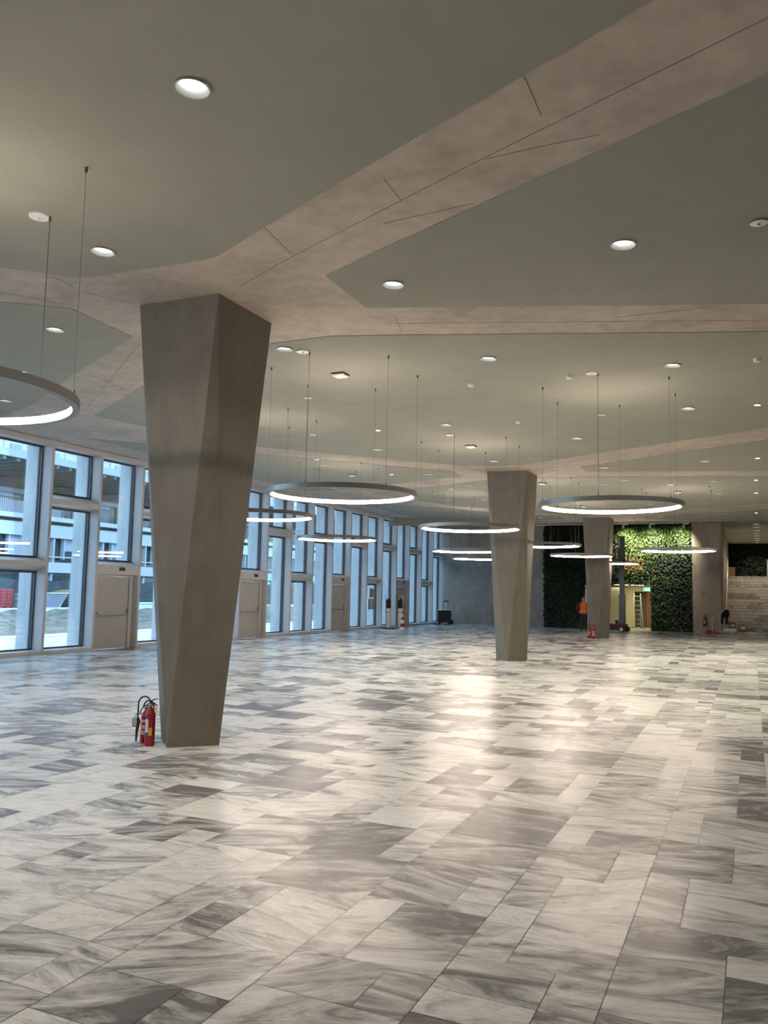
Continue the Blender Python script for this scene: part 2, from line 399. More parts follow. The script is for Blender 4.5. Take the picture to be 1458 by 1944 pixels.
for k in range(KMIN, KMAX):
    ya, yb = yk(k)+.034, yk(k+1)-.134; fa, fb = yk(k)+.002, yk(k+1)-.087
    typ = 'door' if k % 4 == 1 else ('low' if k % 4 == 3 else 'high')
    if typ == 'door': ndoor += 1; par = empty('door_%d' % ndoor, (0, 0, 0))
    else: nwin += 1; par = empty('window_%d' % nwin, (0, 0, 0))
    struct(par)
    m2 = MB(); bar(m2, fa, fb, 5.46, ZT, 5.44, ZT); m2.build('window_head', METAL, par)
    if typ == 'door':
        m2 = MB(); bar(m2, fa, fb, 2.13, 2.40, 2.13, 2.52); m2.build('lintel', METAL, par)
        pane(par, ya, yb, 2.52, 5.44)
        m2 = MB(); m2.box(-16.72, -16.695, (fa+fb)/2+.02, (fa+fb)/2+.26, 2.24, 2.34); m2.build('vent_cover', BLACK, par)
        m2 = MB(); m2.box(-16.97, -16.85, ya, ya+.07, 0, 2.13); m2.box(-16.97, -16.85, yb-.14, yb, 0, 2.13); m2.box(-16.97, -16.85, ya+.07, yb-.14, 2.07, 2.13)
        m2.build('door_frame', METAL, par)
        d0, d1 = ya+.078, yb-.148
        leaf = MB().box(-16.95, -16.89, d0, d1, .012, 2.062).build('door_leaf', DOORM, par, bevel=.004)
        hb = MB(); zb = .98
        hb.tube([(-16.89, d0+.04, zb+.09), (-16.82, d0+.07, zb+.06), (-16.80, d0+.16, zb-.02), (-16.80, d1-.12, zb-.02), (-16.82, d1-.06, zb+.06), (-16.89, d1-.04, zb+.09)], .014, 8)
        hb.box(-16.89, -16.85, d0+.015, d0+.065, zb-.03, zb+.17); hb.box(-16.89, -16.85, d1-.065, d1-.015, zb+.03, zb+.17)
        hb.build('panic_bar', STEEL, leaf, smooth=True)
        MB().lathe([(.014, 0), (.014, .02)], (-16.89, d0+.04, zb-.12), 10, ax='x').build('lock', BLACK, leaf)
    else:
        zf0, zf1, zb0, zb1 = (3.93, 4.07, 3.86, 4.22) if typ == 'high' else (2.28, 2.395, 2.14, 2.50)
        m2 = MB(); bar(m2, fa, fb, zf0, zf1, zb0, zb1); m2.build('transom', METAL, par)
        m2 = MB(); bar(m2, fa, fb, 0, .10, 0, .12); m2.build('window_sill', METAL, par)
        pane(par, ya, yb, zb1, 5.44); pane(par, ya, yb, .12, zb0)
# exterior concrete fins carrying the facade
for k in range(KMIN, KMAX+1):
    y = yk(k); mb = MB(); mb.box(-17.5, -17.06, y-.2, y+.2, -.1, 7.5)
    struct(mb.build('trim_%d' % (k-KMIN+40), CONC_OUT, bevel=.01))

# ------------------------------------------------------------------ outside: paving, dug earth, site goods, the building opposite
PAVE = mat('pale_paving', (.62, .63, .61), .8, 0, (1.5, .04, (1, 1, 1)))
EARTH = mat('dug_earth', (.14, .122, .098), .95, 0, (3, .6, (1, 1, 1)), bump=1.0)
BLDG = mat('pale_panel', (.50, .53, .54), .7, 0, (.8, .05, (1, 1, 1)))
BLDG2 = mat('grey_panel', (.30, .34, .38), .7, 0, (.8, .05, (1, 1, 1)))
DARKG = mat('dark_window', (.05, .06, .07), .15, 0, (1.5, .5, (1, 1, 1)))
DARKC = mat('dark_soffit', (.05, .055, .055), .8)
RIBC = mat('canopy_rib', (.16, .18, .18), .7)
BLIND = mat('window_blind', (.38, .42, .48), .7)
CURT = mat('yellow_curtain', (.42, .42, .16), .8)
MESHF = mat('fence_sheet', (.06, .075, .08), .9, 0, (2, .35, (1, 1, 1)))
FORM = mat('formwork_face', (.27, .29, .36), .5, 0, (2.5, .18, (1, 1, 1)))
mb = MB(); mb.box(-24.3, -17.05, -5, 110, -.5, -.05); struct(mb.build('ground', PAVE))
mb = MB(); mb.box(-60, -30.3, -5, 130, -.5, .58); struct(mb.build('ground', EARTH))
mb = MB(); mb.box(-23.0, -22.88, 15, 60, -.052, -.044); struct(mb.build('trim_70', JOINT))
vs = []; fs = []; NX, NY = 26, 170
rr = random.Random(3)
for i in range(NX+1):
    for j in range(NY+1):
        t = i/NX; x = -24.0-5.85*t; y = 5+j*.45
        z = -.12+.72*min(1, t*1.1)**.8 + (rr.random()-.5)*.14*min(1, t*4) + .10*math.sin(y*1.7+t*4)*math.sin(y*.61)*min(1, t*3)
        vs.append((x+(rr.random()-.5)*.1, y, z))
for i in range(NX):
    for j in range(NY): a = i*(NY+1)+j; fs.append((a, a+1, a+NY+2, a+NY+1))
mb = MB(); mb.add(vs, fs); o = mb.build('dug_earth_bank', EARTH)
tag(o, 'bank of dug brown earth outside between the white paving and the kerb', 'earth', None, 'stuff')
mb = MB(); mb.box(-30.5, -30.0, 5, 80, .1, .72)
tag(mb.build('concrete_kerb', CONC_OUT, bevel=.02), 'long pale concrete kerb along the top of the earth bank outside', 'kerb')
# fence sheet
f = empty('site_fence', (-36, 40, .58)); tag(f, 'dark sheeted site fence standing in front of the building opposite', 'fence')
vs = []; fs = []
for j in range(120):
    y = -14+j*.5; dz = .06*math.sin(j*1.3); 
    vs += [(.05*math.sin(j*.9), y, .02), (.05*math.sin(j*.9+1), y, 1.48+dz)]
for j in range(119): fs.append((2*j, 2*j+2, 2*j+3, 2*j+1))
mb = MB(); mb.add(vs, fs); o = mb.build('fence_sheet', MESHF, f); so = o.modifiers.new('t', 'SOLIDIFY'); so.thickness = .01
for j in range(22):
    MB().lathe([(.025, 0), (.025, 1.65)], (-.1, -14+j*2.6, 0), 8).build('fence_post', STEEL, f)
# red blocks, grey rubble pallet, formwork panel, mesh cage, pipes
t = empty('brick_stack', (-33, 28.7, .58)); tag(t, 'red stack of bricks on a pallet outside, at the left edge', 'bricks')
for a in range(6):
    mb = MB()
    for b in range(3): mb.box(-.4, .4, -.62+b*.38, -.26+b*.38, .12+a*.145, .255+a*.145)
    mb.build('brick_layer', REDF, t, bevel=.01)
mb = MB()
for b in range(4): mb.box(-.5, .5, -.62+b*.36, -.5+b*.36, 0, .11)
mb.build('pallet', WOOD, t)
t = empty('stone_pallet', (-32.6, 30.2, .58)); tag(t, 'pallet of grey kerb stones beside the red brick stack outside', 'stones')
for a in range(4):
    mb = MB()
    for b in range(4): mb.box(-.4, .4, -.62+b*.3+rr.random()*.04, -.35+b*.3, .12+a*.16, .27+a*.16)
    mb.build('stone_layer', [CONC_OUT, BLDG2][a % 2], t, bevel=.015)
MB().box(-.45, .45, -.6, .6, 0, .1).build('pallet', WOOD, t)
t = empty('formwork_panel', (-33, 32.2, .58)); tag(t, 'blue-grey slanted formwork panel leaning outside behind the kerb', 'panel')
mb = MB(); mb.prism([(-.04, -1.2), (.04, -1.2), (.04, 1.2), (-.04, 1.2)], 0, .1)
mb = MB(); mb.along([(-1.2, 0), (.25, 0), (.85, .78), (-1.2, .78)], 'x', -.05, .05); mb.build('panel_face', FORM, t, bevel=.01)
mb = MB(); mb.tube([(.06, -1.2, .78), (.06, .85, .78), (.06, .25, 0)], .03, 6); mb.build('panel_edge', ALU, t)
t = empty('wire_cage', (-33.6, 33.3, .58)); tag(t, 'dark wire mesh cage outside behind the slanted formwork panel', 'cage')
mb = MB()
for a in range(9): mb.box(-.02, .02, -.6+a*.15, -.57+a*.15, 0, .75)
for a in range(6): mb.box(-.02, .02, -.6, .63, a*.145, .03+a*.145)
mb.build('wire_mesh', DARKC, t); MB().box(-.5, -.06, -.5, .5, .02, .5).build('rubble', EARTH, t, bevel=.05)
t = empty('timber_heap', (-34.4, 35.2, .58)); tag(t, 'orange-tan timber heap outside against the fence', 'timber')
for a in range(5): MB().box(-.3, .3, -2+a*.25, 1.7-a*.1, .72+a*.05, .76+a*.05).build('plank', mat('pine', (.5, .33, .16), .7), t)
for a in (-1.8, 1.4): MB().box(-.25, .25, a, a+.15, 0, .72).build('trestle', WOOD, t)
for i in range(7):
    mb = MB(); mb.lathe([(.06, -1.4), (.075, -1.4), (.075, 1.4), (.06, 1.4)], (0, 0, 0), 10, ax='y')
    o = mb.build('plastic_pipe', BLDG, None, (-33+(i % 4)*.16-(.08 if i > 3 else 0), 39.3+(i % 3)*.15, .66+(.14 if i > 3 else 0)), smooth=True)
    tag(o, ['lower', 'upper'][i > 3]+' pale pipe, %s in the low stack outside past the first column' % ORD[i % 4 if i < 4 else i-4], 'pipe', 'pale pipes stacked outside')
# building opposite
B = empty('office_building', (-40, 60, 0)); tag(B, 'pale multi-storey building opposite with a dark ribbed canopy and balconies', 'building')
ya, yb = -45, 60
def bp(name, m, *boxes, parent=None, **kw):
    mb = MB()
    for b in boxes: mb.box(*b)
    return mb.build(name, m, parent or B, **kw)
bp('ground_wall', BLDG2, (-1.5, -.3, ya, yb, .5, 2.6))
bp('floor_band', BLDG, (-1.5, .1, ya, yb, 2.55, 3.2)); bp('spandrel', BLDG, (-1.5, .15, ya, yb, 4.72, 5.52))
bp('dark_band', DARKC, (-1.5, 0, ya, yb, 5.5, 5.75)); bp('balcony_edge', BLDG, (-1.5, .5, ya, yb, 5.72, 6.0))  # dark recessed strip below the balcony edge
bp('window_back', DARKG, (-1.5, -.35, ya, yb, 3.2, 4.72))
bp('balcony_back', DARKG, (-3.5, -3.0, ya, yb, 5.7, 8.9))
i = 0; y = ya
while y < yb:
    if -30 < y < 2:
        bp('window_mullion', BLDG, (-.3, .05, y, y+.10, 3.2, 4.72)); bp('window_mullion', BLDG, (-.3, .0, y+.9, y+.98, 3.4, 4.72))
        bp('window_blind', BLIND, (-.34, -.2, y+1.0, y+2.0, 3.6 + (.35 if i % 3 else 0), 4.72))
        bp('ground_post', BLDG, (-.3, -.05, y, y+.12, .5, 2.6)); bp('balcony_glazing', [BLIND, BLDG2, BLIND, CURT][i % 4], (-3.0, -2.9, y+.1, y+1.5, 6.0, 7.6))
    i += 1; y += 2.15
bp('window_transom', BLDG, (-.3, .02, ya, yb, 3.5, 3.58)); bp('ground_glass', DARKG, (-.32, -.28, ya, yb, 1.2, 2.4))
mb = MB()
for k in range(230): mb.box(.40, .42, -28+k*.14, -27.985+k*.14, 6.0, 6.85)
mb.box(.38, .44, -28, 4, 6.85, 6.9); mb.build('balcony_railing', DARKC, B)
bp('balcony_glass_panel', BLIND, (.30, .33, -26, -23.6, 6.0, 6.75), (.30, .33, -23.0, -21.2, 6.0, 6.75))
bp('beam', BLDG2, (-2.9, -2.6, ya, yb, 7.55, 7.85))
bp('canopy_roof', DARKC, (-3.5, 3.2, ya, yb, 8.9, 9.1)); bp('canopy_fascia', BLDG2, (3.2, 3.4, ya, yb, 8.72, 9.14))
mb = MB(); y = -34
while y < 4: mb.box(-3.4, 3.2, y, y+.22, 8.55, 8.9); y += .95
mb.build('canopy_ribs', RIBC, B)
bp('upper_wall', BLDG, (-1.5, .6, ya, yb, 9.1, 14))
y = -30
while y < 2:
    bp('upper_window', DARKG, (.6, .62, y, y+1.0, 10.3, 13)); bp('upper_window_frame', BLDG, (.6, .7, y-.12, y, 9.2, 13), (.6, .7, y+1.0, y+1.12, 9.2, 13), (.6, .72, y, y+1.0, 10.15, 10.3))
    bp('upper_pilaster', BLDG2, (.6, .66, y+1.5, y+2.3, 9.12, 10.0)); y += 2.9

# ------------------------------------------------------------------ the faceted columns
def column(x, y, label, s=.567, b=.415):
    mb = MB(); zt = zc(x)+.004
    v = [(-b, 0, 0), (0, -b, 0), (b, 0, 0), (0, b, 0), (-s, -s, zt), (s, -s, zt), (s, s, zt), (-s, s, zt)]
    fs = [(3, 2, 1, 0), (4, 5, 6, 7), (4, 1, 5), (5, 2, 6), (6, 3, 7), (7, 0, 4), (0, 1, 4), (1, 2, 5), (2, 3, 6), (3, 0, 7)]
    mb.add(v, fs); o = mb.build('concrete_column', CONC_COL, None, (x, y, 0)); tag(o, label, 'column', 'faceted concrete columns')
    return o
column(-6.05, 8.08, 'large nearest faceted grey concrete column with two fire extinguishers at its foot')
column(-6.05, 22.28, 'middle faceted concrete column standing alone on the marble floor', b=.43)
column(-6.05, 36.49, 'farthest faceted concrete column, in front of the planted wall', b=.43)

# ------------------------------------------------------------------ ring pendants
def annulus(mb, r0, r1, z0, z1, n=96, mi=0):
    vs = []; 
    for i in range(n):
        a = 2*PI*i/n; c, s_ = math.cos(a), math.sin(a)
        vs += [(r0*c, r0*s_, z0), (r1*c, r1*s_, z0), (r1*c, r1*s_, z1), (r0*c, r0*s_, z1)]
    fs = []
    for i in range(n):
        j = (i+1) % n
        for k in range(4): l = (k+1) % 4; fs.append((4*i+k, 4*j+k, 4*j+l, 4*i+l))
    mb.add(vs, fs, mi)
ZR = 3.25
def ring(x, y, label, can=1):
    t = empty('ring_pendant', (x, y, ZR)); tag(t, label, 'pendant light', 'ring pendant lights')
    mb = MB(); annulus(mb, 1.105, 1.135, -.036, .036); annulus(mb, 1.08, 1.105, .029, .036); annulus(mb, 1.08, 1.105, -.036, -.030); mb.build('rim', RIM, t, smooth=True)
    mb = MB(); annulus(mb, 1.079, 1.104, -.0295, .0285); mb.build('diffuser', RINGE, t, smooth=True)
    for i in range(6):
        a = PI/6+i*PI/3; cx, cy = 1.12*math.cos(a), 1.12*math.sin(a); h = zc(x+cx)-ZR
        mb = MB(); ww = .0036 if i == (4 if can == 1 else 1) else .0017; mb.lathe([(ww, .03), (ww, h)], (cx, cy, 0), 6); mb.lathe([(.012, h-.05), (.012, h-.005)], (cx, cy, 0), 8)
        mb.lathe([(.01, .036), (.01, .07)], (cx, cy, 0), 8); mb.build('suspension_wire', WIRE, t, smooth=True)
    a = -PI/2 if can == 1 else PI/2; cx, cy = 1.12*math.cos(a)-.08, 1.12*math.sin(a)-.05; h = zc(x)-ZR
    mb = MB(); mb.lathe([(.001, h-.02), (.09, h-.02), (.09, h-.002)], (cx, cy, 0), 24); mb.lathe([(.008, h-.05), (.008, h-.02)], (cx, cy, 0), 8)
    mb.build('canopy', WHITE, t, smooth=True)
    return t
RINGS = [(-5.78, 4.2, 'nearest lit ring pendant, cut by the left edge of the photo', 2),
 (-5.62, 11.0, 'large lit ring pendant hanging just right of the nearest column', 1),
 (-5.7, 17.45, 'lit ring pendant whose right end crosses the middle column', 1),
 (-5.6, 23.9, 'lit ring pendant just right of the middle column, before the dark planting', 1),
 (-5.62, 30.2, 'lit ring pendant crossing the front of the farthest column', 1),
 (-5.55, 37.2, 'smallest lit ring pendant, right behind the farthest column by the lift mast', 1),
 (-2.05, 13.5, 'largest lit ring pendant on the right, above the farthest column', 1),
 (-2.05, 26.8, 'lit ring pendant at far right in front of the bright planting and end wall', 1),
 (-8.93, 13.8, 'lit ring pendant partly hidden behind the right side of the nearest column', 1),
 (-10.6, 20.5, 'lit ring pendant in front of the glazing below the large one', 1),
 (-9.03, 27.0, 'upper of two lit ring pendants cut off by the left side of the middle column', 1),
 (-10.36, 33.0, 'lower of two lit ring pendants cut off by the left side of the middle column', 1),
 (-2.05, .1, 'unseen added ring pendant beside where the photo was taken', 1), (-8.9, -1.6, 'unseen added ring pendant behind the left of the camera', 1),  # last three rings are unseen, added to brighten the foreground floor
 (-3.9, -5.4, 'unseen added ring pendant well behind the camera', 1)]
for r in RINGS: ring(*r)

# ------------------------------------------------------------------ recessed downlights
DL = [(-3.36,4.22),(-5.88,6.1),(-8.54,8.06),(-11.14,9.86),(-13.57,11.66),(-3.51,7.97),(-1.05,7.81),(-5.89,9.65),(-3.37,11.07),(-5.51,15.28),(-8.22,17.91),(-5.89,19.89),(-11.05,20.47),(-11.03,24.05),(-8.55,22.27),(-13.52,25.87),(-8.21,24.89),(-10.54,29.57),(-8.95,29.04),(-0.98,12.31),(-0.96,15.28),(-3.35,17.49),(-3.46,21.8),(-0.98,21.41),(-3.29,24.28),(-0.91,28.22),(-3.29,30.91),(-3.41,35.81),(-0.94,35.12),(-5.45,28.07),(-8.54,36.3),(-3.98,25.07),(-0.91,25.2)]
ORD = ['first', 'second', 'third', 'fourth', 'fifth', 'sixth', 'seventh', 'eighth', 'ninth', 'tenth']
rows = {}
for p in DL:
    r = min(range(6), key=lambda i: abs((-13.5, -11.0, -8.5, -5.8, -3.4, -.97)[i]-p[0])); rows.setdefault(r, []).append(p)
def dl_mesh(r=.112, lr=.084, dep=.020, watts=DOWN_WATTS, em=LENS, col=(1, .90, .76), name='recessed_downlight'):
    t = empty(name)
    mb = MB(); n = 32
    prof = [(r+.01, -.007), (r+.01, -.011), (r, -.011), (lr+.004, dep), (lr+.004, dep+.01)]
    vs = []; fs = []
    for a, h in prof:
        for i in range(n): q = 2*PI*i/n; vs.append((a*math.cos(q), a*math.sin(q), h))
    for k in range(len(prof)-1):
        for i in range(n): fs.append((k*n+i, k*n+(i+1) % n, (k+1)*n+(i+1) % n, (k+1)*n+i))
    mb.add(vs, fs); mb.build('trim_ring', PALE, t, smooth=True)
    mb = MB(); mb.lathe([(lr, dep+.002), (lr, dep+.008)], n=32); mb.build('lens', em, t)
    ld = bpy.data.lights.new('lamp', 'AREA'); ld.shape = 'DISK'; ld.size = lr*1.5; ld.energy = watts; ld.color = col; ld.spread = 2.0
    lo = bpy.data.objects.new('lamp', ld); C.objects.link(lo); lo.parent = t; lo.location = (0, 0, dep-.004 if dep < .03 else dep*.45)
    return t
holes = []
def place(proto, first, x, y, label, cat, group, r=.112, z=None):
    o = proto if first else copy_tree(proto)
    zz = zc(x) if z is None else z
    o.location = (x, y, zz-(PT if z is None else 0)); 
    if x < -6.3 and z is None: o.rotation_euler = (0, math.atan(.0425), 0)
    tag(o, label, cat, group); holes.append((x, y, zz, r+.004)); return o
proto = dl_mesh(); first = True
for r, ps in sorted(rows.items()):
    for i, (x, y) in enumerate(sorted(ps, key=lambda p: p[1])):
        rn = ORD[r]; back = ORD[i] if i < len(ORD) else 'last'
        if (x, y) == (-3.36, 4.22): lb = 'nearest and largest recessed downlight, alone near the top left of the ceiling'
        elif (x, y) == (-1.05, 7.81): lb = 'recessed downlight at upper right, inside the dark wedge-shaped plaster panel'
        elif (x, y) == (-3.51, 7.97): lb = 'recessed downlight near the blunt tip of the dark wedge-shaped plaster panel'
        elif (x, y) == (-5.88, 6.1): lb = 'recessed downlight just beyond the white disc of the nearest ring pendant'
        else: lb = 'recessed downlight, %s from the camera in the %s row counted from the windows' % (back, rn)
        place(proto, first, x, y, lb, 'downlight', 'recessed downlights'); first = False
# small bare bright spots
sp0 = dl_mesh(.05, .042, .006, 34, SPOTE, (1, .95, .75), 'bright_spotlight'); first = True
for x, y, lb in [(-7.11, 15.5, 'small glaring spotlight between the windows and the middle column'), (-9.75, 22.29, 'small glaring spotlight farther back towards the windows'),
                 (.16, 15.35, 'nearest small glaring spotlight at the right edge of the ceiling'), (.2, 21.26, 'second small glaring spotlight down the right edge'),
                 (.18, 25.25, 'third small glaring spotlight down the right edge'), (.2, 28.36, 'fourth small glaring spotlight down the right edge'), (.23, 34.93, 'farthest small glaring spotlight down the right edge')]:
    place(sp0, first, x, y, lb, 'spotlight', 'small bright spotlights', .05); first = False
# row of lights above the stairs
sp1 = dl_mesh(.16, .13, .02, 16, LENS, (1, .88, .68), 'recessed_downlight'); first = True
for i, y in enumerate((47.0, 49.2, 51.5, 53.6, 56.0, 58.2, 60.3, 62.4)):
    place(sp1, first, .3+i*.02, y, '%s light from the camera in the row above the staircase' % ORD[i], 'downlight', 'lights above the staircase', .16, 5.7); first = False
# cut the fittings' holes through the ceilings
cut = MB()
for x, y, z, r in holes: cut.lathe([(r, -.2), (r, .09)], (x, y, z), 32)
co = cut.build('cutter', JOINT)
for o in [o for o in C.objects if o.name.startswith('ceiling')]:
    bm_ = o.modifiers.new('b', 'BOOLEAN'); bm_.object = co; bm_.operation = 'DIFFERENCE'; bm_.solver = 'EXACT'; bm_.use_self = True
    dg = bpy.context.evaluated_depsgraph_get(); me = bpy.data.meshes.new_from_object(o.evaluated_get(dg), depsgraph=dg)
    o.modifiers.clear(); o.data = me
bpy.data.objects.remove(co)

# ------------------------------------------------------------------ other ceiling fittings
def disc(x, y, label, r=.075):
    t = empty('ceiling_speaker', (x, y, zc(x)-PT)); tag(t, label, 'ceiling disc', 'small round ceiling fittings')
    MB().lathe([(r, -.012), (r*.92, -.016), (.02, -.018), (.001, -.018)], n=24).build('cover', WHITE, t, smooth=True)
    MB().lathe([(.012, -.024), (.012, -.016)], n=10).build('centre_dot', BLACK, t)
for x, y, lb in [(-7.07, 12.42, 'flat white ceiling disc just right of the nearest column'), (-8.85, 15.82, 'flat white ceiling disc farther back toward the windows'),
                 (-2.47, 15.28, 'flat white ceiling disc above the largest right-hand ring pendant'), (.13, 7.76, 'small white ceiling disc at the upper right edge of the photo')]: disc(x, y, lb)
def box_fit(x, y, label):
    t = empty('access_point', (x, y, zc(x)-PT)); tag(t, label, 'ceiling box', 'square ceiling boxes')
    MB().box(-.10, .10, -.10, .10, -.05, -.012).build('housing', WHITE, t, bevel=.02)
    MB().box(-.11, .11, -.11, .11, -.012, 0).build('backplate', BLACK, t)
for x, y, lb in [(-5.75, 11.09, 'rounded square white box under the ceiling above the large ring pendant'), (-5.76, 17.65, 'rounded square white box under the ceiling left above the middle column'),
                 (-11.1, 22.39, 'rounded square white box under the ceiling nearest the windows'), (-5.67, 24.28, 'rounded square white box under the ceiling just right of the middle column top'),
                 (-2.07, 27.44, 'rounded square white box under the ceiling on the right, before the end wall'), (-5.68, 30.98, 'rounded square white box under the ceiling, inside the outline of the largest right-hand ring')]: box_fit(x, y, lb)
def detector(x, y, label):
    t = empty('smoke_detector', (x, y, zc(x)-PT)); tag(t, label, 'smoke detector', 'smoke detectors')
    MB().lathe([(.055, -.015), (.055, 0)], n=20).build('base', WHITE, t, smooth=True)
    MB().lathe([(.045, -.045), (.048, -.03), (.048, -.015)], n=20).build('sensor_head', WHITE, t, smooth=True)
for x, y, lb in [(-2.48, 12.37, 'white smoke detector on the ceiling right of centre, above a hanging wire'), (-4.07, 15.39, 'white smoke detector on the ceiling left of the middle wires'),
                 (-4.04, 12.35, 'smallest white smoke detector near the middle of the ceiling'), (.14, 12.35, 'white smoke detector at the right edge of the ceiling')]: detector(x, y, lb)

# ------------------------------------------------------------------ planted walls
def foliage(name, rects, n, yface, cols, parent, size=.085, zone=None):
    rr = random.Random(11); areas = [(b-a)*(d-c) for a, b, c, d in rects]; vs = []; fs = []; cl = []
    for _ in range(n):
        a, b, c, d = rr.choices(rects, areas)[0]
        x, z = rr.uniform(a-.02, b+.04), rr.uniform(c, d); s_ = size*rr.uniform(.5, 1.35)
        y = yface-rr.uniform(0, .22)
        a1, a2 = rr.uniform(-2.2, -.9), rr.uniform(-.7, .7)
        dirv = Vector((math.cos(a1)*.9, -rr.uniform(.25, .8), math.sin(a1))).normalized()
        side = dirv.cross(Vector((math.sin(a2)*.6, -1, .5))).normalized()
        p = Vector((x, y, z)); t = p+dirv*s_; m = p+dirv*s_*.5+Vector((0, -s_*.12, s_*.08)); wd = s_*rr.uniform(.22, .42)
        o = len(vs); vs += [tuple(p), tuple(m+side*wd), tuple(t), tuple(m-side*wd)]; fs += [(o, o+1, o+3), (o+1, o+2, o+3)]
        v = zone(x, z, rr) if zone else rr.random()
        cl += [(v, 0, 0, 1)]*2
    me = bpy.data.meshes.new(name); me.from_pydata(vs, [], fs); me.materials.append(cols)
    at = me.attributes.new('leaf', 'FLOAT_COLOR', 'FACE'); at.data.foreach_set('color', [q for c in cl for q in c])
    o = bpy.data.objects.new(name, me); C.objects.link(o); o.parent = parent; return o
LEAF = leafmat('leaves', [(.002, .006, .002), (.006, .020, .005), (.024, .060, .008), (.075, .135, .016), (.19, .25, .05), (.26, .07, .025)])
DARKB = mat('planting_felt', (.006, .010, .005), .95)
lw = empty('living_wall', (-6.7, YB, 0)); tag(lw, 'large planted green wall around the lit doorway, brighter at upper right', 'plant wall')
rects = [(-10.6, -2.82, 2.47, 5.62), (-10.6, -8.42, 0.02, 2.47), (-4.88, -2.82, .02, 2.47)]
mb = MB()
for a, b, c, d in rects: mb.box(a+6.7, b+6.7+(.018 if b > -3 else 0), -.05, .3, max(0, c), min(d, 5.69))
mb.build('planting_panel', DARKB, lw)
def zone(x, z, rr):  # leaf tones lifted at upper right, spotlight glow painted in; one red patch
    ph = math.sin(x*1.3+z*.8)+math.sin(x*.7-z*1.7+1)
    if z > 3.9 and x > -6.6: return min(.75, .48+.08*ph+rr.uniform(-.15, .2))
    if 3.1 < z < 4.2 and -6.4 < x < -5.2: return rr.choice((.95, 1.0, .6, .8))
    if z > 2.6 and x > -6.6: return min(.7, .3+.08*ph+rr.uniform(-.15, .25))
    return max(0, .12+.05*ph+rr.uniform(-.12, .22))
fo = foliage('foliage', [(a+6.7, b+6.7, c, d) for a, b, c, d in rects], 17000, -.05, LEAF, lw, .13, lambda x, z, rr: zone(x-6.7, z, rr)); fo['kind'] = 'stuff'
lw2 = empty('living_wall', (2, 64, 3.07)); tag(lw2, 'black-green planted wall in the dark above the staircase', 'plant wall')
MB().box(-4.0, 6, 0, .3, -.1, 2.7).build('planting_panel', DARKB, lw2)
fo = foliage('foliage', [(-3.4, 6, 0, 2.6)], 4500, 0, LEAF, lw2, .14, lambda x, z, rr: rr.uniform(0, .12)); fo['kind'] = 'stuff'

# ------------------------------------------------------------------ lit room behind the doorway
y0 = YB+.3; ROOMC = CREAM
mb = MB(); mb.box(-8.6, -8.42, YB-.02, 51.2, 0, 2.47); mb.box(-4.9, -4.75, YB-.02, 51.2, 0, 2.47)
mb.box(-8.6, -4.75, YB-.02, 51.2, 2.47, 2.6)
mb.box(-8.42, -6.35, 50.9, 51.2, 0, 2.47); mb.box(-5.3, -4.9, 50.9, 51.2, 0, 2.47); mb.box(-6.35, -5.3, 50.9, 51.2, 2.1, 2.47)
mb.box(-7.6, -6.85, 48.2, 50.9, 0, 2.3)
struct(mb.build('wall_room', ROOMC))
mb = MB(); mb.box(-8.42, -4.9, YB+.3, 51, -.0025, .004); struct(mb.build('floor', mat('cream_floor', (.62, .58, .44), .35)))
mb = MB(); mb.box(-7.0, -4.6, 52.3, 52.4, 0, 2.6); struct(mb.build('wall_corridor', mat('grey_room', (.42, .39, .32), .8)))
t = empty('open_door', (-5.36, 50.8, 0), -.5); tag(t, 'open brown wooden door leaf at the right of the lit room', 'door')
MB().box(-.36, .0, .0, .05, .012, 2.06).build('door_panel', WOOD, t, bevel=.004)
mb = MB(); mb.tube([(-.3, -.0, 1.0), (-.3, -.06, 1.0), (-.2, -.06, 1.0)], .012, 6); mb.build('handle', STEEL, t)
t = empty('ceiling_panel_light', (-6.4, 48.6, 2.468)); tag(t, 'bright flat ceiling light inside the lit room', 'light')
MB().box(-.9, .9, -.6, .6, -.02, -.003).build('housing', WHITE, t)
MB().box(-.85, .85, -.55, .55, -.024, -.021).build('diffuser', emis('room_panel', (1, .93, .70), 4.5), t)
# exit sign: green, running man and door
t = empty('exit_sign', (-5.13, 46.2, 2.2)); tag(t, 'glowing green emergency exit sign hanging at the top right of the doorway', 'sign')
GR = emis('exit_green', (.05, .75, .42), 1.6); WH = emis('exit_white', (.8, 1, .92), 1.8)
MB().box(-.17, .17, 0, .05, -.09, .09).build('sign_box', GR, t)
mb = MB(); mb.box(.05, .13, -.006, -.001, -.07, .07)
mb.lathe([(.016, -.006), (.016, -.001)], (-.04, 0, .05), 12, ax='y')
mb.along([(-.045, .035), (-.02, .03), (-.04, -.01), (-.01, -.03), (-.03, -.07), (-.045, -.066), (-.03, -.035), (-.06, -.02), (-.085, -.06), (-.1, -.05), (-.07, 0)], 'y', -.006, -.001)
mb.build('pictogram', WH, t)
MB().lathe([(.006, .09), (.006, .265)], (0, .025, 0), 6).build('hanger', STEEL, t)
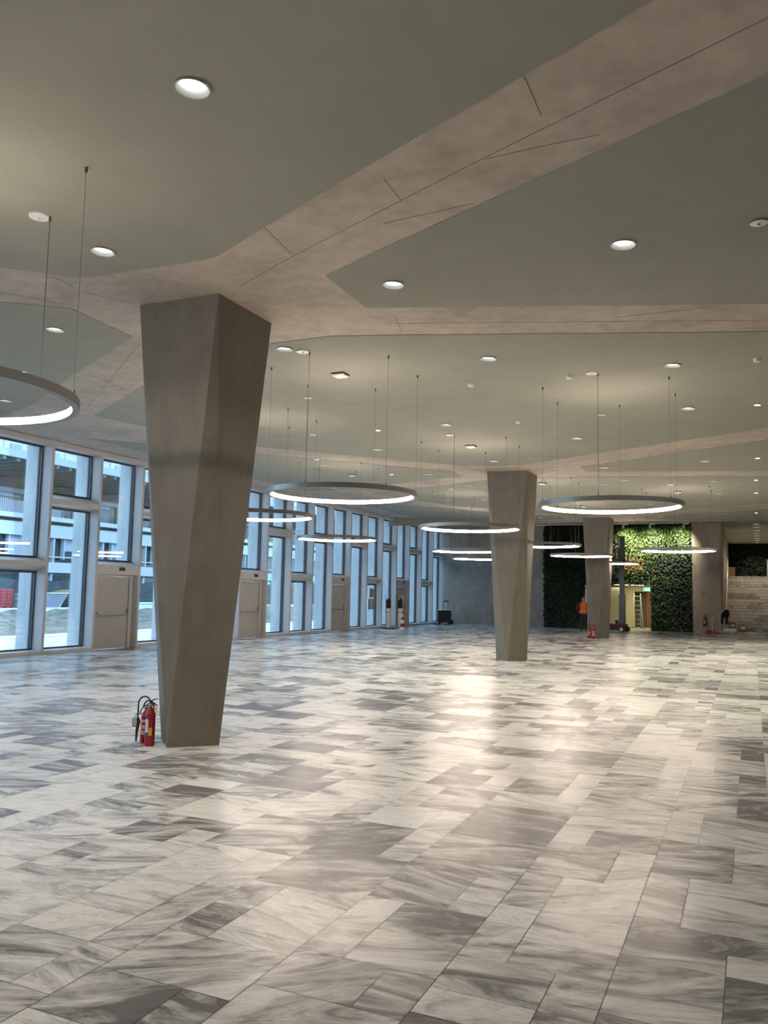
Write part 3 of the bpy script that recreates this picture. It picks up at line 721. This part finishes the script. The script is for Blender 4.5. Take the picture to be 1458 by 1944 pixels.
# ladder
t = empty('step_ladder', (-5.95, 48.9, 0), .25); tag(t, 'pale aluminium step ladder standing in the lit room', 'ladder')
for sx in (-1, 1):
    MB().tube([(sx*.26, -.35, .02), (sx*.17, .0, 2.0)], .02, 6).build('front_rail', ALU, t)
    MB().tube([(sx*.24, .55, .02), (sx*.16, .04, 1.97)], .017, 6).build('rear_rail', ALU, t)
    MB().lathe([(.03, 0), (.028, .06)], (sx*.26, -.35, 0), 8).build('foot', RUBBER, t); MB().lathe([(.03, 0), (.028, .06)], (sx*.24, .55, 0), 8).build('foot', RUBBER, t)
for i in range(7):
    z = .25+i*.26; f_ = z/2.0; hw = .26-.09*f_
    MB().box(-hw, hw, -.35+.35*f_-.03, -.35+.35*f_+.03, z, z+.025).build('step', ALU, t)
MB().box(-.2, .2, -.04, .1, 2.0, 2.03).build('top_plate', BLACK, t)

# ------------------------------------------------------------------ stairs
def marble_boxes(name, boxes, parent):
    vs = []; fs = []; cl = []
    for b in boxes:
        x0, x1, ya_, yb_, za, zb_, tone = b; o = len(vs)
        vs += [(x0,ya_,za),(x1,ya_,za),(x1,yb_,za),(x0,yb_,za),(x0,ya_,zb_),(x1,ya_,zb_),(x1,yb_,zb_),(x0,yb_,zb_)]
        q = [(0,3,2,1),(4,5,6,7),(0,1,5,4),(1,2,6,5),(2,3,7,6),(3,0,4,7)]; fs += [tuple(i+o for i in f) for f in q]
        cl += [(tone, R.random(), R.random(), 1)]*6
    me = bpy.data.meshes.new(name); me.from_pydata(vs, [], fs); me.materials.append(MARBLE_ST)
    at = me.attributes.new('tile', 'FLOAT_COLOR', 'FACE'); at.data.foreach_set('color', [q for c in cl for q in c])
    o = bpy.data.objects.new(name, me); C.objects.link(o); o.parent = parent; return o
st = empty('staircase', (0, 44.8, 0)); tag(st, 'wide staircase clad in grey marble planks at the far right', 'staircase')
NS = 19; RH = 3.07/NS
for i in range(NS):
    ys = 0 if i == 0 else .75+(i-1)*.285; x = -1.6 if i == 0 else -1.255; bs = []; xe = 5.99
    while x < xe:
        x2 = min(xe, x+R.uniform(.45, 1.7)); bs.append((x+.003, x2-.003, ys, 18.8 if i == NS-1 else ys+(.75 if i == 0 else .30), 0.012 if i == 0 else i*RH+.010, (i+1)*RH-.012, min(1, max(0, R.gauss(.42, .28))))); x = x2
    marble_boxes('step', bs, st)
    MB().box(-1.25, xe, ys+.02, ys+(.7 if i == 0 else .32), max(.001, i*RH-.12), (i+1)*RH-.016).build('step_core', GROUT, st)  # dark core shows in the riser gaps as a painted-in nosing shadow
mb = MB(); mb.box(6.0, 8.0, 44.8, 64.3, 0, 5.7); struct(mb.build('wall_stair', CONC_WALL))
mb = MB(); mb.box(-1.47, 8, 64.3, 64.6, 0, 5.7); struct(mb.build('wall_upper', CONC_WALL))
mb = MB(); mb.box(-1.8, -1.36, 44.85, 44.95, 0, .001)
t = empty('handrail', (0, 44.9, 0)); tag(t, 'thin pale steel handrail rising along the left side of the marble stairs', 'handrail')
MB().tube([(-1.84, 0, .0), (-1.84, 0, .83), (-1.47, .05, 1.08), (-1.2, .7, 1.25), (-1.2, 5.9, 4.05)], .020, 8).build("rail", ALU, t, smooth=True)
for a in (1.9, 3.3, 4.7): MB().tube([(-1.2, a, 1.25+(a-.7)*.5385), (-1.2, a, RH*(1+math.floor((a-.75)/.285)+1)-.03)], .014, 6).build('baluster', ALU, t)
MB().box(-1.23, -1.17, 5.9, 5.94, 3.05, 4.05).build('newel_post', WHITE, t)
t = empty('railing_post', (.86, 51.0, 3.06)); tag(t, 'white railing post at the top of the stairs by the right edge', 'post')
MB().box(-.04, .04, -.03, .03, 0, .95).build('post', WHITE, t); MB().box(-.05, .05, -.04, .04, .95, .97).build('cap', ALU, t)
t = MB().box(-.18, .22, -.02, .02, 0, .52).build('cardboard_sheet', mat('brown_board', (.28, .17, .10), .8), None, (-1.05, 50.9, 3.06), bevel=.005)
tag(t, 'brown cardboard sheet standing at the top left of the stairs', 'cardboard')
# jacket hung over the rail
mb = MB(); rr = random.Random(5)
def blob(mb, rings, n=14, jit=.012):
    vs = []; fs = []
    for cx, cy, z, rx, ry in rings:
        for i in range(n):
            a = 2*PI*i/n; k = 1+rr.uniform(-jit, jit)*6
            vs.append((cx+rx*k*math.cos(a), cy+ry*k*math.sin(a), z))
    for k in range(len(rings)-1):
        for i in range(n): fs.append((k*n+i, k*n+(i+1) % n, (k+1)*n+(i+1) % n, (k+1)*n+i))
    fs.append(tuple(range(n))[::-1]); fs.append(tuple(range((len(rings)-1)*n, len(rings)*n))); mb.add(vs, fs)
BLK = mat('black_cloth', (.008, .008, .009), .95)
t = empty('jacket', (-1.26, 44.97, 0)); tag(t, 'black jacket hung over the handrail at the foot of the stairs', 'jacket')
blob(mb, [(0, 0, .82, .17, .06), (.02, 0, .95, .19, .07), (.06, 0, 1.1, .17, .08), (.1, 0, 1.2, .10, .06), (.1, 0, 1.24, .05, .03)]); mb.build('body', BLK, t, smooth=True)
for dx, ln in ((-.12, .52), (.10, .46)):
    mb = MB(); blob(mb, [(dx, -.02, .5, .045, .04), (dx, -.02, .7, .06, .05), (dx*.8, -.01, .92, .07, .05), (dx*.5, 0, 1.08, .05, .04)], 10); mb.build('sleeve', BLK, t, smooth=True)
# boxes at the foot of the stairs
def carton(name, x, y, z, w_, d, h, m, label, cat='box', flap=True):
    t = empty(name, (x, y, z)); tag(t, label, cat)
    MB().box(-w_/2, w_/2, -d/2, d/2, 0, h).build('carton_body', m, t, bevel=.006)
    if flap: MB().box(-w_/2+.01, w_/2-.01, -.004, .03, h, h+.003).build('tape', PAPER, t); MB().box(-w_*.1, w_*.35, -d/2-.003, -d/2, h*.35, h*.6).build('address_label', PAPER, t)
    return t
FS = RH-.012
carton('white_slab', -1.02, 45.1, FS, .60, .4, .155, WHITE, 'flat white box under the grey and brown boxes on the first step', flap=False)
carton('cardboard_box', -.93, 45.1, FS+.156, .34, .3, .33, CARD, 'upper brown cardboard box with a pale label, on the flat white box')
carton('grey_box', -1.25, 45.1, FS+.156, .22, .26, .19, mat('grey_box', (.30, .29, .30), .7), 'grey box beside the labelled cardboard box on the white one', flap=False)
carton('cardboard_box', -.48, 45.1, FS, .42, .35, .42, mat('cardboard_tan', (.30, .18, .09), .8), 'lower brown cardboard box standing on the first step, right of the pile')
t = empty('hose_coil', (-1.98, 44.6, 0)); tag(t, 'small red coiled hose on the floor at the foot of the handrail', 'hose')
for i in range(3):
    mb = MB(); mb.tube([(.15*math.cos(a*PI/12), .1*math.sin(a*PI/12)+i*.01, .022+i*.04+.1*(1+math.sin(a*PI/12))*.4) for a in range(25)], .018, 8); mb.build('loop', REDF, t, smooth=True)
MB().box(.2, .42, -.05, .12, 0, .13).build('reel_box', RED, t, bevel=.01)

# ------------------------------------------------------------------ fire extinguishers
def extinguisher(x, y, z, rz, label, r=.055, h=.43, co2=True, paper=True):
    t = empty('fire_extinguisher', (x, y, z), rz); tag(t, label, 'fire extinguisher', 'fire extinguishers')
    MB().lathe([(r*.9, 0), (r, .012), (r, h*.80), (r*.93, h*.88), (r*.62, h*.95), (r*.36, h*.98), (r*.32, h*1.03)], n=24).build('cylinder', RED, t, smooth=True)
    MB().lathe([(.018, h*1.0), (.022, h*1.05), (.022, h*1.09), (.012, h*1.1)], n=12).build('valve', STEEL, t, smooth=True)
    hb = h*1.08
    MB().tube([(-.02, 0, hb), (.03, 0, hb+.015), (.075, 0, hb-.02)], .007, 6).build('handle', BLACK, t)
    MB().tube([(-.02, 0, hb+.02), (.025, 0, hb+.05), (.07, 0, hb+.062)], .007, 6).build('lever', BLACK, t)
    def band(nm, m, z0, z1, a0, a1, rr_=r+.0008):
        vs = []; n = 10
        for i in range(n+1):
            a = a0+(a1-a0)*i/n; vs += [(rr_*math.cos(a), rr_*math.sin(a), z0), (rr_*math.cos(a), rr_*math.sin(a), z1)]
        mb = MB(); mb.add(vs, [(2*i, 2*i+2, 2*i+3, 2*i+1) for i in range(n)]); mb.build(nm, m, t)
    if co2:
        pts = []
        for i in range(15):
            a = PI*i/14; pts.append((-.075+.07*math.cos(a)+.0, 0, hb-.0+.085*math.sin(a)))
        pts += [(-.147, 0, hb-.08), (-.145, 0, hb-.16)]
        MB().tube(pts, .009, 8).build('hose', BLACK, t, smooth=True)
        MB().tube([(-.145, 0, hb-.15), (-.135, 0, hb-.2), (-.15, 0, hb-.30), (-.155, 0, hb-.42)], [.014, .022, .017, .009], 8).build('horn', BLACK, t, smooth=True)
        MB().tube([(-.02, 0, hb-.015), (-.07, 0, hb-.02), (-.105, 0, hb-.05), (-.125, 0, hb-.12)], .006, 6).build('bracket_pipe', BLACK, t, smooth=True)
        fa = -PI/2-.5
        band('label_sheet', mat('label_white', (.72, .70, .66), .5), h*.36, h*.70, fa-.55, fa+.35)
        band('label_head', mat('label_blue', (.05, .05, .35), .5), h*.70, h*.76, fa-.55, fa+.35); band('label_foot', MATS['label_blue'], h*.28, h*.36, fa-.55, fa+.35)
        band('label_text', INK, h*.60, h*.61, fa-.45, fa+.25, r+.0015); band('label_text', INK, h*.55, h*.56, fa-.45, fa+.15, r+.0015); band('label_text', INK, h*.48, h*.49, fa-.45, fa+.2, r+.0015); band('label_text', INK, h*.42, h*.43, fa-.45, fa+.1, r+.0015)
        band('yellow_label', mat('label_yellow', (.70, .42, .02), .5), h*.28, h*.48, fa+.45, fa+1.15)
        MB().box(.045, .075, -.02, -.017, h*.86, h*1.02).build('inspection_tag', PAPER, t)
    else:
        pts = []
        for i in range(17):
            a = PI*i/16; pts.append((.03+.062*math.cos(a), 0, hb+.085*math.sin(a)))
        pts = pts[::-1]+[(.092, 0, hb-.05), (.085, 0, hb-.14), (r+.012, 0, h*.5), (r+.012, 0, h*.3)]
        MB().tube(pts, .009, 8).build('hose', BLACK, t, smooth=True)
        band('label_sheet', mat('label_pink', (.62, .40, .38), .5), h*.25, h*.72, -PI/2-.7, -PI/2+.7)
        band('label_text', RED, h*.55, h*.64, -PI/2-.5, -PI/2+.5, r+.0015); band('label_text', RED, h*.38, h*.44, -PI/2-.5, -PI/2+.5, r+.0015)
    return t
extinguisher(-6.30, 7.67, 0, YAW, 'nearest red fire extinguisher with black hose and yellow label, by the big column')
t = extinguisher(-6.50, 7.83, 0, YAW, 'shorter red fire extinguisher half hidden behind the labelled one at the big column', r=.058, h=.36, co2=False)
tg = MB().box(-.15, -.10, -.03, -.026, .17, .28).build('inspection_tag', mat('grey_tag', (.45, .44, .43), .6), t); MB().tube([(-.125, -.028, .28), (-.09, -.02, .34), (-.02, 0, .385)], .003, 6).build('tag_cord', BLACK, t)
extinguisher(-6.33, 35.62, 0, YAW, 'left red fire extinguisher with white label at the foot of the farthest column', r=.07, h=.50, co2=False)
extinguisher(-6.12, 35.52, 0, YAW, 'right red fire extinguisher with looped hose at the foot of the farthest column', r=.085, h=.46, co2=False)
extinguisher(-2.22, 45.59, .36, 0, 'red fire extinguisher mounted on the end wall by the stairs', r=.085, h=.46, co2=False)
t = empty('extinguisher_sign', (-2.24, 45.68, 2.06)); tag(t, 'small red and white fire sign on the end wall', 'sign')
MB().box(-.15, .15, -.012, 0, -.09, .09).build('sign_plate', mat('sign_pink', (.6, .45, .4), .6), t)
mb = MB(); mb.box(-.13, -.01, -.014, -.012, -.07, .07); mb.box(.02, .13, -.014, -.012, -.07, .07); mb.build('red_fields', REDF, t)
mb = MB(); mb.box(-.08, -.055, -.016, -.014, -.05, .03); mb.lathe([(.014, -.016), (.014, -.014)], (-.067, 0, .04), 8, ax='y'); mb.box(.06, .09, -.016, -.014, -.05, .05); mb.build('pictogram', WHITE, t)
MB().prism([(-.05, -.012), (.05, -.012), (.05, 0), (-.05, 0)], -.2, -.12).build('lower_plate', mat('sign_grey', (.3, .27, .2), .6), t)

# ------------------------------------------------------------------ papers on the glass and door
for i, (y0_, y1_, z0_, z1_, lb) in enumerate([(36.42, 36.95, 1.50, 1.93, 'upper small paper sheet taped to the glass of a low window'), (36.30, 36.64, .92, 1.44, 'lower left paper sheet taped to the same glass'), (36.68, 37.02, .92, 1.44, 'lower right paper sheet taped to the same glass')]):
    t = empty('paper_notice', (-16.985, y0_, z0_)); tag(t, lb, 'notice')
    MB().box(0, .002, 0, y1_-y0_, 0, z1_-z0_).build('sheet', mat('note_paper', (.34, .34, .28), .8), t)
    mb = MB()
    for j in range(6): mb.box(.002, .003, .04, (y1_-y0_)-.05-.03*(j % 3), .05+j*.06, .06+j*.06)
    mb.build('text_lines', INK, t)
t = empty('paper_notice', (-16.885, 39.75, 1.28)); tag(t, 'white notice with a black mark on the farthest door', 'notice')
MB().box(0, .003, 0, .36, 0, .40).build('sheet', PAPER, t); MB().box(.003, .004, .12, .22, .06, .14).build('black_mark', BLACK, t)
mb = MB(); mb.box(.003, .004, .05, .31, .30, .32); mb.box(.003, .004, .05, .28, .24, .26); mb.build('text_lines', INK, t)

# ------------------------------------------------------------------ stands, cone, cleaning machine at the far glazing
def stand(x, y, rz, label):
    t = empty('paper_board_stand', (x, y, 0), rz); tag(t, label, 'stand', 'black and white stands by the far door')
    MB().tube([(-.14, 0, .05), (-.14, 0, 1.28), (-.19, 0, 1.62)], .014, 6).build('pole', BLACK, t)
    MB().box(-.12, .10, -.02, .02, .06, .98).build('white_panel', WHITE, t, bevel=.01)
    MB().box(-.12, .10, -.022, -.02, .80, .83).build('panel_stripe', mat('stripe_blue', (.2, .3, .42), .6), t)
    MB().along([(-.13, 1.0), (.12, 1.0), (.12, 1.35), (.06, 1.46), (-.06, 1.46), (-.13, 1.36)], 'y', -.03, .03).build('black_hood', BLACK, t, bevel=.01)
    MB().box(-.25, .25, -.2, .2, 0, .05).build('base_plate', BLACK, t, bevel=.01)
stand(-16.1, 36.75, .9, 'left of two black-hooded white stands by the far door')
stand(-15.80, 37.5, .9, 'right of two black-hooded white stands by the far door')
t = empty('traffic_cone', (-15.35, 36.75, 0)); tag(t, 'red and white striped traffic cone in front of the two stands', 'cone')
MB().box(-.2, .2, -.2, .2, 0, .04).build('base', WHITE, t, bevel=.01)
for z0_, z1_, m in ((.04, .12, WHITE), (.12, .30, RED), (.30, .46, WHITE), (.46, .60, RED), (.60, .74, WHITE), (.74, .86, RED)):
    f_ = lambda z: .145-.125*z/.86
    MB().lathe([(f_(z0_), z0_), (f_(z1_), z1_)], n=20).build('cone_band', m, t, smooth=True)
MB().tube([(0, 0, .86), (0, 0, 1.55)], .012, 6).build('pole', WHITE, t); MB().tube([(.045*math.cos(a*PI/8), .0, 1.60+.05*math.sin(a*PI/8)) for a in range(17)], .008, 6).build('loop', ALU, t)
t = empty('cleaning_cart', (-16.1, 44.7, 0), .42); tag(t, 'black boxy trolley with a T-handle in the far corner of the glazing', 'trolley')
MB().box(-.38, .38, -.28, .28, .12, .80).build('cart_body', mat('black_navy', (.006, .008, .016), .6), t, bevel=.02)
MB().box(-.39, .39, -.29, .29, .80, .83).build('lid', ALU, t, bevel=.005)
MB().tube([(.1, 0, .83), (.1, 0, 1.28)], .025, 8).build('mast', ALU, t)
mb = MB(); mb.tube([(-.08, 0, 1.26), (.03, 0, 1.30), (.1, 0, 1.34), (.17, 0, 1.30), (.28, 0, 1.26)], .025, 8); mb.box(.05, .15, -.04, .04, 1.28, 1.37); mb.build('t_handle', BLACK, t, smooth=True)
for dx in (-.28, .3):
    for dy in (-.24, .24): MB().lathe([(.06, -.02), (.06, .02)], (dx, dy, .06), 14, ax='y').build('caster', RUBBER, t)
MB().lathe([(.13, -.03), (.13, .03)], (.42, .0, .13), 20, ax='y').build('wheel', RUBBER, t)
for sx in (0, 1):
    o = MB().box(-.2, .2, -.12, .12, 0, .06).build('floor_pad', BLACK, None, (-16.25+sx*.62, 44.0+sx*-.1, 0), bevel=.015); tag(o, ['left', 'right'][sx]+' flat black pad lying before the black trolley', 'pad', 'floor pads')

# ------------------------------------------------------------------ mast lift
RL = mat('lift_red', (.16, .016, .012), .45); DG = mat('lift_grey', (.045, .045, .05), .5)
t = empty('mast_lift', (-6.28, 43.4, 0)); tag(t, 'dark red mast lift with a tall grey mast behind the farthest column', 'lift')
MB().box(-.85, .46, -.35, .35, .08, .38).build('chassis', DG, t, bevel=.03)
MB().box(-.85, .48, -.36, .36, .30, .40).build('chassis_cover', RL, t, bevel=.02)
for dx in (-.6, .26):
    for sy in (-1, 1):
        wh = MB().lathe([(.10, -.05), (.145, -.045), (.145, .045), (.10, .05)], (dx, sy*.38, .145), 24, ax='y').build('wheel', RUBBER, t, smooth=True)
        MB().lathe([(.03, -.06), (.09, -.055), (.09, .055), (.03, .06)], (dx, sy*.38, .145), 20, ax='y').build('wheel_hub', WHITE, wh, smooth=True)
MB().lathe([(.14, -.02), (.14, .02)], (.5, 0, .15), 20, ax='y').build('side_roller', DG, t)
MB().tube([(-.35, -.2, .38), (-.33, -.2, .5), (-.2, -.2, .55), (-.08, -.2, .5), (-.06, -.2, .38)], .02, 6).build('hose_loop', ALU, t)
MB().box(-.1, .06, -.12, .1, .4, .58).build('battery_box', DG, t, bevel=.01)
MASTC = mat('mast_grey', (.12, .12, .145), .4, .3)
MB().box(.10, .40, -.12, .16, .38, 1.9).build('mast_outer', MASTC, t, bevel=.01)
MB().box(.13, .36, -.09, .13, 1.7, 3.6).build('mast_middle', MASTC, t, bevel=.01)
MB().box(.06, .40, -.2, .12, 3.62, 4.85).build('control_cabinet', mat('cabinet_grey', (.06, .065, .075), .5), t, bevel=.02)
mb = MB(); mb.box(.10, .18, -.205, -.2, 4.25, 4.78); mb.build('letter_panel', WHITE, t)
mb = MB()
for i in range(5): mb.box(.115, .165, -.209, -.205, 4.29+i*.1, 4.34+i*.1)
mb.build('letter_marks', DG, t)
MB().box(-.30, .55, -.55, .5, 3.5, 3.6).build('platform_floor', RL, t, bevel=.01)
mb = MB()
for p, q in (((-.28, -.53), (.0, -.53)), ((-.28, -.53), (-.28, .48)), ((-.28, .48), (.5, .48))):
    for z in (4.1, 4.55): mb.tube([(*p, z), (*q, z)], .02, 6)
for p in ((-.28, -.53), (.0, -.53), (-.28, .48), (.5, .48)): mb.tube([(*p, 3.58), (*p, 4.57)], .02, 6)
mb.build('guard_rail', RL, t)

# ------------------------------------------------------------------ spotlight track over the planting
t = empty('light_track', (-6.8, 44.6, 5.62)); tag(t, 'thin white lighting track under the soffit before the planted wall', 'track')
MB().box(-4.0, 4.0, -.02, .02, -.035, .0).build('rail', WHITE, t)
for dx in (-3.6, 0, 3.6): MB().box(dx-.01, dx+.01, -.01, .01, 0, .08).build('hanger', STEEL, t)
for i, (x, lb) in enumerate([(-6.1, 'left white track spotlight aimed at the planted wall'), (-4.75, 'middle white track spotlight aimed at the planted wall'), (-3.1, 'right white track spotlight aimed at the planted wall')]):
    t = empty('track_spotlight', (x, 44.6, 5.583)); tag(t, lb, 'spotlight', 'track spotlights')
    MB().box(-.02, .22, -.02, .02, -.05, -.001).build('adapter', WHITE, t, bevel=.005)
    hd = MB().tube([(-.02, -.07, -.10), (.0, .09, -.19)], .06, 16).build('lamp_head', WHITE, t, smooth=True)
    MB().tube([(0, 0, -.04), (-.01, 0, -.12)], .012, 6).build('stem', WHITE, t)
    ld = bpy.data.lights.new('lamp', 'SPOT'); ld.energy = 200; ld.spot_size = 1.75; ld.spot_blend = 1.0; ld.color = (1, .95, .75); ld.shadow_soft_size = .05
    lo = bpy.data.objects.new('lamp', ld); C.objects.link(lo); lo.parent = t; lo.location = (.01, .13, -.215); lo.rotation_euler = (math.radians(48), 0, math.radians((-4, 0, 22)[i]))

# ------------------------------------------------------------------ person
def skin(name, verts, edges, radii, m, parent=None, sub=2, root=0):
    me = bpy.data.meshes.new(name); me.from_pydata(verts, edges, []); me.materials.append(m)
    o = bpy.data.objects.new(name, me); C.objects.link(o)
    sk = o.modifiers.new('skin', 'SKIN'); sk.use_smooth_shade = True
    lay = me.skin_vertices[0] if me.skin_vertices else None
    if lay is None:
        bpy.context.view_layer.objects.active = o; bpy.ops.mesh.customdata_skin_add(); lay = me.skin_vertices[0]
    for i, r in enumerate(radii):
        lay.data[i].radius = (r, r) if isinstance(r, (int, float)) else r; lay.data[i].use_root = (i == root)
    o.modifiers.new('sub', 'SUBSURF').levels = sub; o.modifiers['sub'].render_levels = sub
    if parent: o.parent = parent
    return o
P = empty('person', (-7.53, 41.0, 0), .15)
tag(P, 'person with grey hair seen from behind in an orange safety vest, hand on hip', 'person')
SKINM = mat('skin_tone', (.42, .24, .17), .6); HAIR = mat('grey_hair', (.30, .28, .26), .9); VEST = mat('orange_vest', (.85, .12, .02), .7, 0, (9, .2, (1, 1, 1)))
SLV = mat('red_sleeve', (.20, .012, .012), .8); TRS = mat('dark_trousers', (.02, .022, .026), .9); SHOE = mat('blue_shoe', (.06, .16, .27), .6)
bv = [(0,0,.93),(0,0,1.12),(0,-.01,1.32),(0,0,1.42),(0,.0,1.47),(0,.015,1.55),(0,.02,1.64)]; br = [(.13,.10),(.12,.09),(.15,.10),(.10,.08),.05,.075,.065]
be = [(i, i+1) for i in range(6)]
def addc(base, pts, rad):
    global bv, br, be
    prev = base
    for p, r in zip(pts, rad): bv.append(p); br.append(r); be.append((prev, len(bv)-1)); prev = len(bv)-1
    return prev
wl = addc(3, [(-.17,0,1.40),(-.34,-.07,1.17),(-.22,.0,1.0),(-.17,.02,.975)], [.055,.042,.03,.028])
wr = addc(3, [(.17,0,1.40),(.24,.02,1.14),(.14,.22,1.13),(.10,.28,1.15)], [.055,.042,.03,.028])
for wq, sgn, bp_ in ((wl, 1, (-.17,.02,.975)), (wr, -1, (.10,.28,1.15))):
    for j in range(4):
        ox = -.024+j*.016; L = (.055, .065, .06, .048)[j]
        addc(wq, [(bp_[0]+sgn*.02, bp_[1]+.03, bp_[2]+ox), (bp_[0]+sgn*.045, bp_[1]+.03+L*.5, bp_[2]+ox), (bp_[0]+sgn*.05, bp_[1]+.02+L, bp_[2]+ox-.01)], [.009,.008,.007])
    addc(wq, [(bp_[0]-sgn*.005, bp_[1]+.02, bp_[2]+.035), (bp_[0]+sgn*.01, bp_[1]+.05, bp_[2]+.05)], [.01, .008])
ll = addc(0, [(-.09,0,.86),(-.10,.01,.48),(-.11,-.02,.10),(-.115,-.02,.06)], [.085,.055,.04,.04]); addc(ll, [(-.12,.13,.045)], [.035])
lr_ = addc(0, [(.09,0,.86),(.11,.02,.48),(.12,-.01,.10),(.125,-.01,.06)], [.085,.055,.04,.04]); addc(lr_, [(.14,.14,.045)], [.035])
addc(5, [(0, .10, 1.545)], [.014]); addc(5, [(-.078, .0, 1.55)], [.014]); addc(5, [(.078, .0, 1.55)], [.014])
skin('body', bv, be, br, SKINM, P)
mb = MB(); blob(mb, [(0,0,1.55,.07,.075),(0,-.015,1.60,.088,.088),(0,.0,1.66,.088,.09),(0,.01,1.70,.065,.07),(0,.01,1.725,.02,.02)], 16, .004); mb.build('hair', HAIR, P, smooth=True)
mb = MB(); blob(mb, [(0,0,.93,.185,.13),(0,0,1.05,.175,.125),(0,0,1.2,.18,.13),(0,0,1.34,.19,.13),(0,0,1.42,.15,.11),(0,0,1.46,.07,.07)], 20, .002); vst = mb.build('safety_vest', VEST, P, smooth=True)
mb = MB(); blob(mb, [(0,0,1.02,.187,.136),(0,0,1.06,.187,.136)], 20, 0); mb.build('reflective_band', mat('reflective', (.62, .42, .32), .4), vst)
skin('red_sleeve', [(-.13,0,1.40),(-.18,0,1.39),(-.34,-.07,1.17),(-.235,-.01,1.02)], [(0,1),(1,2),(2,3)], [.07,.072,.062,.045], SLV, P)
skin('red_sleeve', [(.13,0,1.40),(.18,0,1.39),(.24,.02,1.14),(.15,.20,1.13)], [(0,1),(1,2),(2,3)], [.07,.072,.06,.045], SLV, P)
skin('trousers', [(0,0,.93),(-.095,0,.84),(-.10,.01,.48),(-.11,-.02,.09),(.095,0,.84),(.11,.02,.48),(.12,-.01,.09)], [(0,1),(1,2),(2,3),(0,4),(4,5),(5,6)], [(.15,.115),.105,.08,.066,.105,.08,.066], TRS, P)
for sx, dy in ((-.115, 0), (.128, .01)):
    sh_ = skin('shoe', [(sx, -.05+dy, .055), (sx, .05+dy, .05), (sx*1.05, .14+dy, .042)], [(0,1),(1,2)], [.052,.05,.04], SHOE, P)
    MB().box(sx-.05, sx+.05, -.10+dy, .19+dy, .0, .02).build('sole', WHITE, sh_, bevel=.008)
